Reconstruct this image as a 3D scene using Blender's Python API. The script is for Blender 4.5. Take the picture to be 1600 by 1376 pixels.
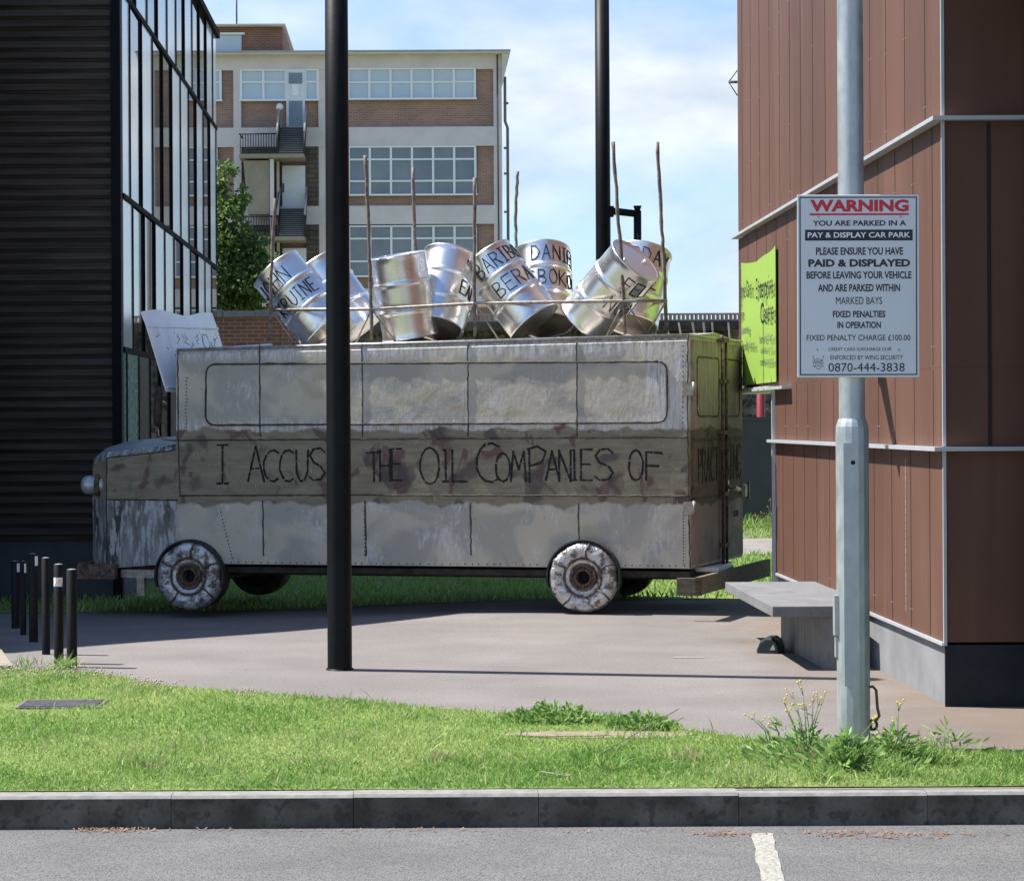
import bpy, bmesh, math, random
import numpy as np
from mathutils import Vector, Matrix
random.seed(7); RNG = np.random.default_rng(11)
for o in list(bpy.data.objects): bpy.data.objects.remove(o)
SC = bpy.context.scene; COL = SC.collection
R = math.radians
# ------------------------------------------------------------------ camera
FPX, CX, CY, ROLL, EYE = 3700.0, 655.0, 662.0, R(0.3), 1.8
cam = bpy.data.cameras.new('camera'); cam_o = bpy.data.objects.new('camera', cam); COL.objects.link(cam_o)
cam_o.location = (0, 0, EYE); cam_o.rotation_euler = (R(90), ROLL, 0)
cam.sensor_fit = 'HORIZONTAL'; cam.sensor_width = 36; cam.lens = 36*FPX/1600
cam.shift_x = (800-CX)/1600; cam.shift_y = -(688-CY)/1600
cam.clip_start = 0.1; cam.clip_end = 3000
SC.camera = cam_o
SC.render.resolution_x = 1024; SC.render.resolution_y = 880
# ------------------------------------------------------------------ light
SUN_EL, SUN_AZ = R(57), R(12.5)          # the sun stands to the left and a little beyond
sx, sy, sz = -math.cos(SUN_AZ)*math.cos(SUN_EL), math.sin(SUN_AZ)*math.cos(SUN_EL), math.sin(SUN_EL)
sun = bpy.data.lights.new('sun', 'SUN'); sun.energy = 4.8; sun.angle = R(0.5); sun.color = (1, .955, .88)
sun_o = bpy.data.objects.new('sun', sun); COL.objects.link(sun_o)
sun_o.location = (-20, 10, 30); sun_o.rotation_euler = Vector((sx, sy, sz)).to_track_quat('Z', 'Y').to_euler()
W = bpy.data.worlds.new('World'); SC.world = W; W.use_nodes = True
nt = W.node_tree; nt.nodes.clear()
def wn(t, **k):
    n = nt.nodes.new(t)
    for a, v in k.items(): setattr(n, a, v)
    return n
wo = wn('ShaderNodeOutputWorld'); bg = wn('ShaderNodeBackground'); bg.inputs['Strength'].default_value = 0.095
sky = wn('ShaderNodeTexSky', sky_type='NISHITA', sun_disc=False, sun_elevation=SUN_EL, sun_rotation=math.atan2(sx, sy), air_density=1.0, dust_density=.5, ozone_density=1.6)
tint = wn('ShaderNodeMix', data_type='RGBA', blend_type='MULTIPLY'); tint.inputs['Factor'].default_value = 1; tint.inputs['B'].default_value = (.66, .84, 1.05, 1)
tc = wn('ShaderNodeTexCoord'); mp = wn('ShaderNodeMapping'); mp.inputs['Scale'].default_value = (1, 1, 2.2); mp.inputs['Location'].default_value = (3.1, 0.4, .35)
n1 = wn('ShaderNodeTexNoise'); n1.inputs['Scale'].default_value = 6.0; n1.inputs['Detail'].default_value = 7; n1.inputs['Roughness'].default_value = .52
n2 = wn('ShaderNodeTexNoise'); n2.inputs['Scale'].default_value = 22; n2.inputs['Detail'].default_value = 5
cr = wn('ShaderNodeValToRGB'); cr.color_ramp.elements[0].position = .34; cr.color_ramp.elements[1].position = .66
cr2 = wn('ShaderNodeValToRGB'); cr2.color_ramp.elements[0].position = .3; cr2.color_ramp.elements[1].position = .75
cr2.color_ramp.elements[0].color = (3.5, 4.05, 4.8, 1); cr2.color_ramp.elements[1].color = (5.6, 5.85, 6.15, 1)
mx = wn('ShaderNodeMix', data_type='RGBA')
L = nt.links.new
L(tc.outputs['Generated'], mp.inputs['Vector']); L(mp.outputs['Vector'], n1.inputs['Vector']); L(mp.outputs['Vector'], n2.inputs['Vector'])
L(n1.outputs['Fac'], cr.inputs['Fac']); L(n2.outputs['Fac'], cr2.inputs['Fac'])
L(sky.outputs['Color'], tint.inputs['A']); L(tint.outputs['Result'], mx.inputs['A']); L(cr2.outputs['Color'], mx.inputs['B']); 
sp_ = wn('ShaderNodeSeparateXYZ'); L(tc.outputs['Generated'], sp_.inputs[0])
mr_ = wn('ShaderNodeMapRange'); mr_.inputs['From Min'].default_value = .22; mr_.inputs['From Max'].default_value = .55; mr_.inputs['To Min'].default_value = 1; mr_.inputs['To Max'].default_value = .15; L(sp_.outputs['Z'], mr_.inputs['Value'])
mm_ = wn('ShaderNodeMath', operation='MULTIPLY'); L(cr.outputs['Color'], mm_.inputs[0]); L(mr_.outputs[0], mm_.inputs[1]); L(mm_.outputs[0], mx.inputs['Factor'])
L(mx.outputs['Result'], bg.inputs['Color']); L(bg.outputs['Background'], wo.inputs['Surface'])
SC.view_settings.view_transform = 'Standard'; SC.view_settings.look = 'None'; SC.view_settings.exposure = 1.0; SC.view_settings.gamma = 1
SC.view_settings.use_curve_mapping = False
# ------------------------------------------------------------------ helpers: picture measurements -> places
def ray(px, py):
    x, y = (px-CX)/FPX, (CY-py)/FPX
    c, s = math.cos(ROLL), math.sin(ROLL)
    return Vector((x*c+y*s, 1, -x*s+y*c))
def at(px, py, Y): return ray(px, py)*Y + Vector((0, 0, EYE))
def gnd(px, py, z=0.0):
    d = ray(px, py); return d*((z-EYE)/d.z) + Vector((0, 0, EYE))
def sst(t): t = max(0., min(1., t)); return t*t*(3-2*t)
def zg(x, y): return -0.10*sst((y-19)/4.5)*sst((1.4-x)/3.6)      # the paving dips a little to the left
# ------------------------------------------------------------------ mesh builder
class MB:
    def __init__(s): s.v = []; s.f = []; s.m = []; s.sm = []
    def face(s, pts, mi=0, sm=False):
        n = len(s.v); s.v += [tuple(p) for p in pts]; s.f.append(tuple(range(n, n+len(pts)))); s.m.append(mi); s.sm.append(sm)
    def hexa(s, p, mi=0):                                        # p: 4 bottom (ccw) + 4 top
        n = len(s.v); s.v += [tuple(q) for q in p]
        for f in ((3,2,1,0),(4,5,6,7),(0,1,5,4),(1,2,6,5),(2,3,7,6),(3,0,4,7)):
            s.f.append(tuple(n+i for i in f)); s.m.append(mi); s.sm.append(False)
        return s
    def box(s, x0, x1, y0, y1, z0, z1, mi=0):
        return s.hexa([(x0,y0,z0),(x1,y0,z0),(x1,y1,z0),(x0,y1,z0),(x0,y0,z1),(x1,y0,z1),(x1,y1,z1),(x0,y1,z1)], mi)
    def prism(s, poly, z0, z1, mi=0):                            # poly ccw (x,y)
        n = len(s.v); k = len(poly)
        s.v += [(x,y,z0) for x,y in poly] + [(x,y,z1) for x,y in poly]
        s.f.append(tuple(n+i for i in reversed(range(k)))); s.f.append(tuple(n+k+i for i in range(k)))
        for i in range(k): s.f.append((n+i, n+(i+1)%k, n+k+(i+1)%k, n+k+i))
        s.m += [mi]*(k+2); s.sm += [False]*(k+2); return s
    def tube(s, pts, r, seg=10, mi=0, cap=True, sm=True):
        pts = [Vector(p) for p in pts]; rr = r if isinstance(r, (list, tuple)) else [r]*len(pts)
        n = len(s.v); ref = None
        for i, p in enumerate(pts):
            a = pts[max(i-1,0)]; b = pts[min(i+1,len(pts)-1)]; t = (b-a).normalized()
            if ref is None:
                ref = Vector((0,0,1)) if abs(t.z) < .9 else Vector((1,0,0))
            u = (ref - t*ref.dot(t)).normalized(); w = t.cross(u); ref = u
            for k in range(seg):
                an = 2*math.pi*k/seg; s.v.append(tuple(p + (u*math.cos(an)+w*math.sin(an))*rr[i]))
        for i in range(len(pts)-1):
            for k in range(seg):
                s.f.append((n+i*seg+k, n+i*seg+(k+1)%seg, n+(i+1)*seg+(k+1)%seg, n+(i+1)*seg+k)); s.m.append(mi); s.sm.append(sm)
        if cap:
            s.f.append(tuple(n+k for k in reversed(range(seg)))); s.f.append(tuple(n+(len(pts)-1)*seg+k for k in range(seg))); s.m += [mi,mi]; s.sm += [False,False]
        return s
    def lathe(s, prof, seg=32, mi=0, M=None, sm=True, mis=None): # profile (r,z) about z
        n = len(s.v); M = M or Matrix.Identity(4)
        for r, z in prof:
            for k in range(seg):
                a = 2*math.pi*k/seg; s.v.append(tuple(M @ Vector((r*math.cos(a), r*math.sin(a), z))))
        for i in range(len(prof)-1):
            for k in range(seg):
                s.f.append((n+i*seg+k, n+i*seg+(k+1)%seg, n+(i+1)*seg+(k+1)%seg, n+(i+1)*seg+k)); s.m.append(mis[i] if mis else mi); s.sm.append(sm)
        return s
    def ball(s, c, r, mi=0, seg=8, rings=5):
        c = Vector(c); prof = [(max(1e-4, r*math.sin(math.pi*i/rings)), -r*math.cos(math.pi*i/rings)) for i in range(rings+1)]
        return s.lathe(prof, seg, mi, Matrix.Translation(c))
    def build(s, name, mats, parent=None, sharp=None):
        me = bpy.data.meshes.new(name); me.from_pydata(s.v, [], s.f)
        mats = mats if isinstance(mats, (list, tuple)) else [mats]
        for m in mats: me.materials.append(m)
        me.polygons.foreach_set('material_index', s.m); me.polygons.foreach_set('use_smooth', s.sm); me.update()
        o = bpy.data.objects.new(name, me); COL.objects.link(o)
        if parent: o.parent = parent
        return o
def bevel(o, w, seg=2):
    bm = bmesh.new(); bm.from_mesh(o.data); bmesh.ops.remove_doubles(bm, verts=bm.verts, dist=1e-5)
    es = [e for e in bm.edges if len(e.link_faces) == 2 and e.calc_face_angle(0) > .5]
    bmesh.ops.bevel(bm, geom=es, offset=w, segments=seg, profile=.6, affect='EDGES', clamp_overlap=True); bm.to_mesh(o.data); bm.free(); return o
def tag(o, label=None, cat=None, group=None, kind=None):
    if label: o['label'] = label
    if cat: o['category'] = cat
    if group: o['group'] = group
    if kind: o['kind'] = kind
    return o
def thing(name, label, cat, loc=(0,0,0), rz=0, group=None):
    o = bpy.data.objects.new(name, None); COL.objects.link(o); o.location = loc; o.rotation_euler = (0,0,rz); o.empty_display_size = .2
    return tag(o, label, cat, group)
# ------------------------------------------------------------------ materials
def mat(name, c1, c2=None, scale=6, rough=.7, metal=0, bump=0, bscale=60, detail=6, lo=.35, hi=.65, rough2=None, stretch=(1,1,1), spec=.5, c3=None, s3=40, f3=.5, bdist=.01):
    m = bpy.data.materials.new(name); m.use_nodes = True; t = m.node_tree; b = t.nodes['Principled BSDF']
    b.inputs['Roughness'].default_value = rough; b.inputs['Metallic'].default_value = metal; b.inputs['Specular IOR Level'].default_value = spec
    b.inputs['Base Color'].default_value = (*c1, 1)
    tcn = t.nodes.new('ShaderNodeTexCoord'); mpn = t.nodes.new('ShaderNodeMapping'); mpn.inputs['Scale'].default_value = stretch
    t.links.new(tcn.outputs['Object'], mpn.inputs['Vector']); vec = mpn.outputs['Vector']
    def noise(s, d=detail, ro=.6):
        n = t.nodes.new('ShaderNodeTexNoise'); n.inputs['Scale'].default_value = s; n.inputs['Detail'].default_value = d; n.inputs['Roughness'].default_value = ro
        t.links.new(vec, n.inputs['Vector']); return n.outputs['Fac']
    def ramp(fac, a, bb, ca, cb):
        r = t.nodes.new('ShaderNodeValToRGB'); r.color_ramp.elements[0].position = a; r.color_ramp.elements[1].position = bb
        r.color_ramp.elements[0].color = (*ca, 1); r.color_ramp.elements[1].color = (*cb, 1); t.links.new(fac, r.inputs['Fac']); return r.outputs['Color']
    out = None
    if c2:
        f = noise(scale); out = ramp(f, lo, hi, c1, c2)
        if rough2 is not None:
            rr = ramp(f, lo, hi, (rough,)*3, (rough2,)*3); t.links.new(rr, b.inputs['Roughness'])
        if c3:
            mm = t.nodes.new('ShaderNodeMix'); mm.data_type = 'RGBA'; f2 = ramp(noise(s3, 4), .5, .5+.2*(1.2-f3), (0,0,0), (f3,)*3)
            t.links.new(f2, mm.inputs['Factor']); t.links.new(out, mm.inputs['A']); mm.inputs['B'].default_value = (*c3, 1); out = mm.outputs['Result']
        t.links.new(out, b.inputs['Base Color'])
    if bump:
        bn = t.nodes.new('ShaderNodeBump'); bn.inputs['Strength'].default_value = bump; bn.inputs['Distance'].default_value = bdist
        t.links.new(noise(bscale, 5), bn.inputs['Height']); t.links.new(bn.outputs['Normal'], b.inputs['Normal'])
    m['t'] = 1
    return m
M = {}
M['black'] = mat('black_paint', (.0045,.005,.0065), (.008,.0085,.010), 9, .5, bump=.08, bscale=30, spec=.16)
M['bollard'] = mat('black_bollard_paint', (.005,.005,.0055), (.012,.0115,.011), 14, .6, spec=.2)
M['white'] = mat('white_paint', (.84,.86,.88), (.74,.76,.8), 5, .45)
M['pavement'] = mat('pinkish_asphalt', (.172,.157,.149), (.202,.186,.178), 1.1, .9, bump=.35, bscale=160, c3=(.11,.095,.088), s3=55, f3=.6)
def dirtfy(m):
    t = m.node_tree; b = t.nodes['Principled BSDF']; lk = b.inputs['Base Color'].links[0]; src = lk.from_socket
    tcn = t.nodes.new('ShaderNodeTexCoord'); sp = t.nodes.new('ShaderNodeSeparateXYZ'); t.links.new(tcn.outputs['Object'], sp.inputs[0])
    nz = t.nodes.new('ShaderNodeTexNoise'); nz.inputs['Scale'].default_value = 2.5; nz.inputs['Detail'].default_value = 8; t.links.new(tcn.outputs['Object'], nz.inputs['Vector'])
    a = t.nodes.new('ShaderNodeMath'); a.operation = 'MULTIPLY_ADD'; t.links.new(nz.outputs['Fac'], a.inputs[0]); a.inputs[1].default_value = 2.2; t.links.new(sp.outputs['X'], a.inputs[2])
    mr = t.nodes.new('ShaderNodeMapRange'); mr.inputs['From Min'].default_value = 3.5; mr.inputs['From Max'].default_value = 4.5; mr.inputs['To Max'].default_value = .7; t.links.new(a.outputs[0], mr.inputs['Value'])
    mm = t.nodes.new('ShaderNodeMix'); mm.data_type = 'RGBA'; t.links.new(mr.outputs[0], mm.inputs['Factor']); t.links.new(src, mm.inputs['A']); mm.inputs['B'].default_value = (.15,.105,.07,1)
    n2 = t.nodes.new('ShaderNodeTexNoise'); n2.inputs['Scale'].default_value = .7; n2.inputs['Detail'].default_value = 9; t.links.new(tcn.outputs['Object'], n2.inputs['Vector'])
    r2 = t.nodes.new('ShaderNodeMapRange'); r2.inputs['From Min'].default_value = .3; r2.inputs['From Max'].default_value = .7; r2.inputs['To Min'].default_value = .86; r2.inputs['To Max'].default_value = 1.12; t.links.new(n2.outputs['Fac'], r2.inputs['Value'])
    m2 = t.nodes.new('ShaderNodeMix'); m2.data_type = 'RGBA'; m2.blend_type = 'MULTIPLY'; m2.inputs['Factor'].default_value = 1; t.links.new(mm.outputs['Result'], m2.inputs['A']); t.links.new(r2.outputs[0], m2.inputs['B'])
    t.links.new(m2.outputs['Result'], b.inputs['Base Color'])
dirtfy(M['pavement'])
M['road'] = mat('road_asphalt', (.150,.144,.139), (.192,.186,.18), 2.2, .9, bump=.8, bscale=130, c3=(.06,.06,.062), s3=130, f3=.9, bdist=.012)
M['line'] = mat('worn_white_line', (.40,.385,.32), (.30,.285,.24), 30, .8, c3=(.22,.21,.2), s3=45, f3=1)
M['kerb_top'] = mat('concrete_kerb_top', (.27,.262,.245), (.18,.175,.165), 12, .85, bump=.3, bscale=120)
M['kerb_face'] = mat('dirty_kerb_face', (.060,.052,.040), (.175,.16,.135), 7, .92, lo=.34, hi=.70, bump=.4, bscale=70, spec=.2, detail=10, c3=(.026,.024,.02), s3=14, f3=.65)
M['soil'] = mat('dry_soil', (.2,.155,.11), (.29,.23,.17), 12, .95, bump=.5, bscale=80)
M['lawn'] = mat('lawn_base', (.12,.19,.035), (.20,.25,.07), 3, .95, bump=.5, bscale=120)
M['far_ground'] = mat('rough_ground', (.1,.13,.04), (.2,.18,.1), .5, .95)
M['path'] = mat('pale_path', (.17,.155,.13), (.25,.23,.20), 3, .95)
M['slat'] = mat('dark_timber_slats', (.042,.036,.030), (.085,.073,.063), 3, .85, stretch=(.3,1,6), spec=.12)
M['navy'] = mat('dark_navy_metal', (.003,.0035,.008), (.005,.0055,.011), 4, .6, spec=.12)
M['mullion'] = mat('dark_mullion', (.007,.006,.009), None, rough=.8, spec=.1)
M['pale_panel'] = mat('pale_back_painted_glass', (.62,.66,.71), (.68,.71,.75), 1, .12)
M['green_pane'] = mat('crackled_green_glass', (.2,.36,.31), (.42,.58,.52), 14, .15, lo=.45, hi=.62)
M['grey_pane'] = mat('grey_panel', (.055,.055,.06), (.08,.08,.085), 2, .25)
M['plinth'] = mat('grey_concrete', (.17,.175,.185), (.23,.232,.238), 2.5, .85, bump=.25, bscale=60)
M['dark_plinth'] = mat('left_plinth', (.06,.065,.07), (.09,.095,.1), 3, .9)
M['trim'] = mat('pale_metal_trim', (.55,.57,.6), (.48,.5,.53), 6, .4, metal=.3)
M['cream'] = mat('cream_concrete', (.68,.63,.61), (.60,.555,.54), 1.2, .85)
M['frame'] = mat('white_window_frame', (.8,.82,.85), None, rough=.4)
M['pane_blind'] = mat('window_with_blind', (.46,.56,.64), (.52,.6,.67), .8, .1)
M['pane_dark'] = mat('dark_window_glass', (.10,.125,.15), (.17,.2,.225), .6, .03, spec=.9)
M['door'] = mat('pale_blue_door', (.62,.68,.74), (.7,.74,.78), 2, .5)
M['stair'] = mat('dark_stair_steel', (.02,.02,.024), (.035,.033,.035), 3, .7)
M['lit_nosing'] = mat('lit_step_edge', (.13,.13,.13), (.18,.18,.17), 3, .7)  # step edges painted lighter than the stair, in place of sunlight
M['handrail'] = mat('grey_handrail', (.3,.3,.3), (.4,.4,.4), 3, .5)  # paler grey than the stair steel
M['beige'] = mat('beige_render', (.27,.235,.185), (.33,.29,.23), 2, .9)
M['rust'] = mat('rusty_steel', (.075,.045,.03), (.20,.13,.09), 14, .8, bump=.4, bscale=60, c3=(.03,.02,.016), s3=20, f3=.7)
M['stick'] = mat('rusty_rod', (.10,.075,.06), (.23,.19,.16), 20, .7)
M['bead'] = mat('weld_bead', (.03,.025,.02), (.09,.075,.06), 40, .8)
M['letter'] = mat('black_stencil_cut', (.006,.006,.006), None, rough=.8)
M['drum'] = mat('brushed_stainless_steel', (.86,.85,.83), (.78,.77,.75), 5, .26, metal=1, rough2=.36, bump=.03, bscale=5, bdist=.04)
M['drumdark'] = mat('stained_drum_bottom', (.20,.15,.11), (.42,.36,.3), 5, .5, metal=.5)
M['rail'] = mat('welded_rail_steel', (.42,.39,.35), (.24,.19,.15), 18, .45, metal=.7)
M['galv'] = mat('galvanised_steel', (.35,.375,.385), (.47,.495,.505), 10, .42, metal=.55, rough2=.55, bump=.1, bscale=40, stretch=(1,1,.6))
M['signboard'] = mat('sign_face', (.60,.62,.63), (.64,.66,.67), 2, .45)
M['ink'] = mat('black_ink', (.01,.01,.018), None, rough=.5)
M['red'] = mat('red_ink', (.55,.02,.035), None, rough=.5)
M['inkgrey'] = mat('grey_ink', (.09,.09,.1), None, rough=.6)
M['lime'] = mat('lime_green_vinyl', (.25,.395,.07), (.275,.42,.085), 1.2, .6, spec=.2)
M['redpole'] = mat('red_painted_column', (.24,.022,.03), None, rough=.4)
M['dark_grey'] = mat('dark_grey_surface', (.02,.024,.029), (.032,.036,.042), 3, .8, spec=.2)
M['slate'] = mat('dark_hoarding', (.045,.05,.055), (.06,.065,.07), 2, .7)
M['bench'] = mat('bench_stone', (.15,.152,.16), (.20,.202,.21), 4, .7, c3=(.09,.09,.09), s3=30, f3=.4)
M['bench_leg'] = mat('bench_concrete', (.16,.155,.15), (.23,.225,.215), 5, .9, stretch=(3,3,1))
M['darkgreen'] = mat('dark_green_plastic', (.008,.02,.02), (.012,.03,.028), 6, .3)
M['rafter'] = mat('weathered_rafters', (.22,.2,.18), (.1,.09,.08), 3, .9)
M['char'] = mat('charred_timber', (.03,.026,.024), (.09,.08,.07), 2, .95)
M['rubble'] = mat('old_rough_masonry', (.05,.045,.04), (.2,.18,.15), 2.2, .95, bump=.6, bscale=4, c3=(.02,.02,.018), s3=5, f3=.9)
M['trunk'] = mat('bark', (.09,.065,.045), (.14,.1,.075), 10, .95)
M['yellow'] = mat('yellow_petals', (.75,.55,.04), None, rough=.6)
M['clover'] = mat('pale_clover_heads', (.5,.38,.36), None, rough=.9)
M['litter'] = mat('dry_leaves', (.11,.05,.03), (.26,.18,.12), 30, .9)
M['cast'] = mat('cast_iron_cover', (.14,.13,.14), (.22,.21,.22), 20, .7, metal=.3)
M['skirt'] = mat('mossy_timber', (.10,.085,.055), (.2,.17,.12), 6, .9, stretch=(1,4,4), c3=(.06,.06,.03), s3=10, f3=.7)
def leafmat(name, a, b, trans=.25):
    m = bpy.data.materials.new(name); m.use_nodes = True; t = m.node_tree; p = t.nodes['Principled BSDF']
    at_ = t.nodes.new('ShaderNodeAttribute'); at_.attribute_name = 'tint'
    r = t.nodes.new('ShaderNodeValToRGB'); r.color_ramp.elements[0].color = (*a,1); r.color_ramp.elements[1].color = (*b,1)
    t.links.new(at_.outputs['Fac'], r.inputs['Fac']); t.links.new(r.outputs['Color'], p.inputs['Base Color'])
    p.inputs['Roughness'].default_value = .55; p.inputs['Specular IOR Level'].default_value = .35
    tr = t.nodes.new('ShaderNodeBsdfTranslucent'); t.links.new(r.outputs['Color'], tr.inputs['Color'])
    ms = t.nodes.new('ShaderNodeMixShader'); ms.inputs['Fac'].default_value = trans
    t.links.new(p.outputs[0], ms.inputs[1]); t.links.new(tr.outputs[0], ms.inputs[2]); t.links.new(ms.outputs[0], t.nodes['Material Output'].inputs['Surface'])
    return m
M['grass'] = leafmat('grass_blades', (.14,.295,.052), (.43,.53,.185), .42)
M['leaf'] = leafmat('tree_leaves', (.06,.115,.028), (.17,.26,.07), .4)
M['weed'] = leafmat('weed_leaves', (.11,.24,.05), (.34,.48,.17), .4)
M['straw'] = leafmat('dry_stems', (.34,.30,.15), (.55,.5,.3), .3)
# brick
def brickmat(name, c1, c2, mortar, axis='xz', sc=1.0):
    m = bpy.data.materials.new(name); m.use_nodes = True; t = m.node_tree; b = t.nodes['Principled BSDF']; b.inputs['Roughness'].default_value = .9
    tcn = t.nodes.new('ShaderNodeTexCoord'); sp = t.nodes.new('ShaderNodeSeparateXYZ'); cb = t.nodes.new('ShaderNodeCombineXYZ'); ad = t.nodes.new('ShaderNodeMath'); ad.operation = 'ADD'
    t.links.new(tcn.outputs['Object'], sp.inputs[0]); t.links.new(sp.outputs['X'], ad.inputs[0]); t.links.new(sp.outputs['Y'], ad.inputs[1])
    t.links.new(ad.outputs[0], cb.inputs['X']); t.links.new(sp.outputs['Z'], cb.inputs['Y'])
    br = t.nodes.new('ShaderNodeTexBrick'); br.inputs['Scale'].default_value = 1; br.inputs['Brick Width'].default_value = .225*sc; br.inputs['Row Height'].default_value = .075*sc; br.inputs['Mortar Size'].default_value = .009*sc; br.inputs['Bias'].default_value = -.1
    br.inputs['Color1'].default_value = (*c1,1); br.inputs['Color2'].default_value = (*c2,1); br.inputs['Mortar'].default_value = (*mortar,1)
    t.links.new(cb.outputs[0], br.inputs['Vector'])
    nz = t.nodes.new('ShaderNodeTexNoise'); nz.inputs['Scale'].default_value = .7; nz.inputs['Detail'].default_value = 6; t.links.new(tcn.outputs['Object'], nz.inputs['Vector'])
    mm = t.nodes.new('ShaderNodeMix'); mm.data_type = 'RGBA'; mm.blend_type = 'MULTIPLY'; mm.inputs['Factor'].default_value = 1
    r = t.nodes.new('ShaderNodeValToRGB'); r.color_ramp.elements[0].position = .3; r.color_ramp.elements[1].position = .7; r.color_ramp.elements[0].color = (.72,.74,.76,1); r.color_ramp.elements[1].color = (1.1,1,.95,1)
    t.links.new(nz.outputs['Fac'], r.inputs['Fac']); t.links.new(br.outputs['Color'], mm.inputs['A']); t.links.new(r.outputs['Color'], mm.inputs['B']); t.links.new(mm.outputs['Result'], b.inputs['Base Color'])
    return m
M['brick'] = brickmat('brown_brick', (.36,.215,.16), (.25,.165,.13), (.42,.35,.3))
M['redbrick'] = brickmat('red_brick', (.26,.11,.075), (.17,.08,.06), (.28,.24,.2))
M['block'] = brickmat('glass_block_panel', (.10,.085,.07), (.14,.12,.1), (.06,.05,.045), sc=2.6)
def glassmat(name, tintc, ior=1.9):
    m = bpy.data.materials.new(name); m.use_nodes = True; b = m.node_tree.nodes['Principled BSDF']
    b.inputs['Base Color'].default_value = (*tintc,1); b.inputs['Roughness'].default_value = .015; b.inputs['IOR'].default_value = ior
    return m
M['mirror'] = glassmat('reflective_glass', (.03,.035,.04), 2.3)
# brown cladding panels with dirt
M['clad'] = mat('brown_cladding', (.106,.051,.035), (.127,.063,.045), 1.1, .6, spec=.3, stretch=(1,1,.35), c3=(.14,.075,.048), s3=2.5, f3=.35, bump=.05, bscale=8)
def panel_tones(m):
    t = m.node_tree; b = t.nodes['Principled BSDF']; src = b.inputs['Base Color'].links[0].from_socket
    tcn = t.nodes.new('ShaderNodeTexCoord'); mp_ = t.nodes.new('ShaderNodeMapping'); mp_.inputs['Scale'].default_value = (.0,1.61,.04); t.links.new(tcn.outputs['Object'], mp_.inputs['Vector'])
    v = t.nodes.new('ShaderNodeTexVoronoi'); v.inputs['Scale'].default_value = 1.0; t.links.new(mp_.outputs[0], v.inputs['Vector'])
    sp = t.nodes.new('ShaderNodeSeparateXYZ'); t.links.new(v.outputs['Color'], sp.inputs[0])
    r = t.nodes.new('ShaderNodeMapRange'); r.inputs['To Min'].default_value = .86; r.inputs['To Max'].default_value = 1.16; t.links.new(sp.outputs['X'], r.inputs['Value'])
    m2 = t.nodes.new('ShaderNodeMix'); m2.data_type = 'RGBA'; m2.blend_type = 'MULTIPLY'; m2.inputs['Factor'].default_value = 1; t.links.new(src, m2.inputs['A']); t.links.new(r.outputs[0], m2.inputs['B'])
    mp2 = t.nodes.new('ShaderNodeMapping'); mp2.inputs['Scale'].default_value = (9,9,.35); t.links.new(tcn.outputs['Object'], mp2.inputs['Vector'])
    nz = t.nodes.new('ShaderNodeTexNoise'); nz.inputs['Scale'].default_value = 1; nz.inputs['Detail'].default_value = 5; t.links.new(mp2.outputs[0], nz.inputs['Vector'])
    r2 = t.nodes.new('ShaderNodeMapRange'); r2.inputs['From Min'].default_value = .56; r2.inputs['From Max'].default_value = .8; r2.inputs['To Max'].default_value = .5; t.links.new(nz.outputs['Fac'], r2.inputs['Value'])
    m3 = t.nodes.new('ShaderNodeMix'); m3.data_type = 'RGBA'; t.links.new(r2.outputs[0], m3.inputs['Factor']); t.links.new(m2.outputs['Result'], m3.inputs['A']); m3.inputs['B'].default_value = (.16,.092,.062,1)
    t.links.new(m3.outputs['Result'], b.inputs['Base Color'])
panel_tones(M['clad'])
M['seam'] = mat('cladding_seam', (.03,.018,.014), None, rough=.9)
M['clad_rivet'] = mat('cladding_rivet', (.4,.33,.29), None, rough=.5)

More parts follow.
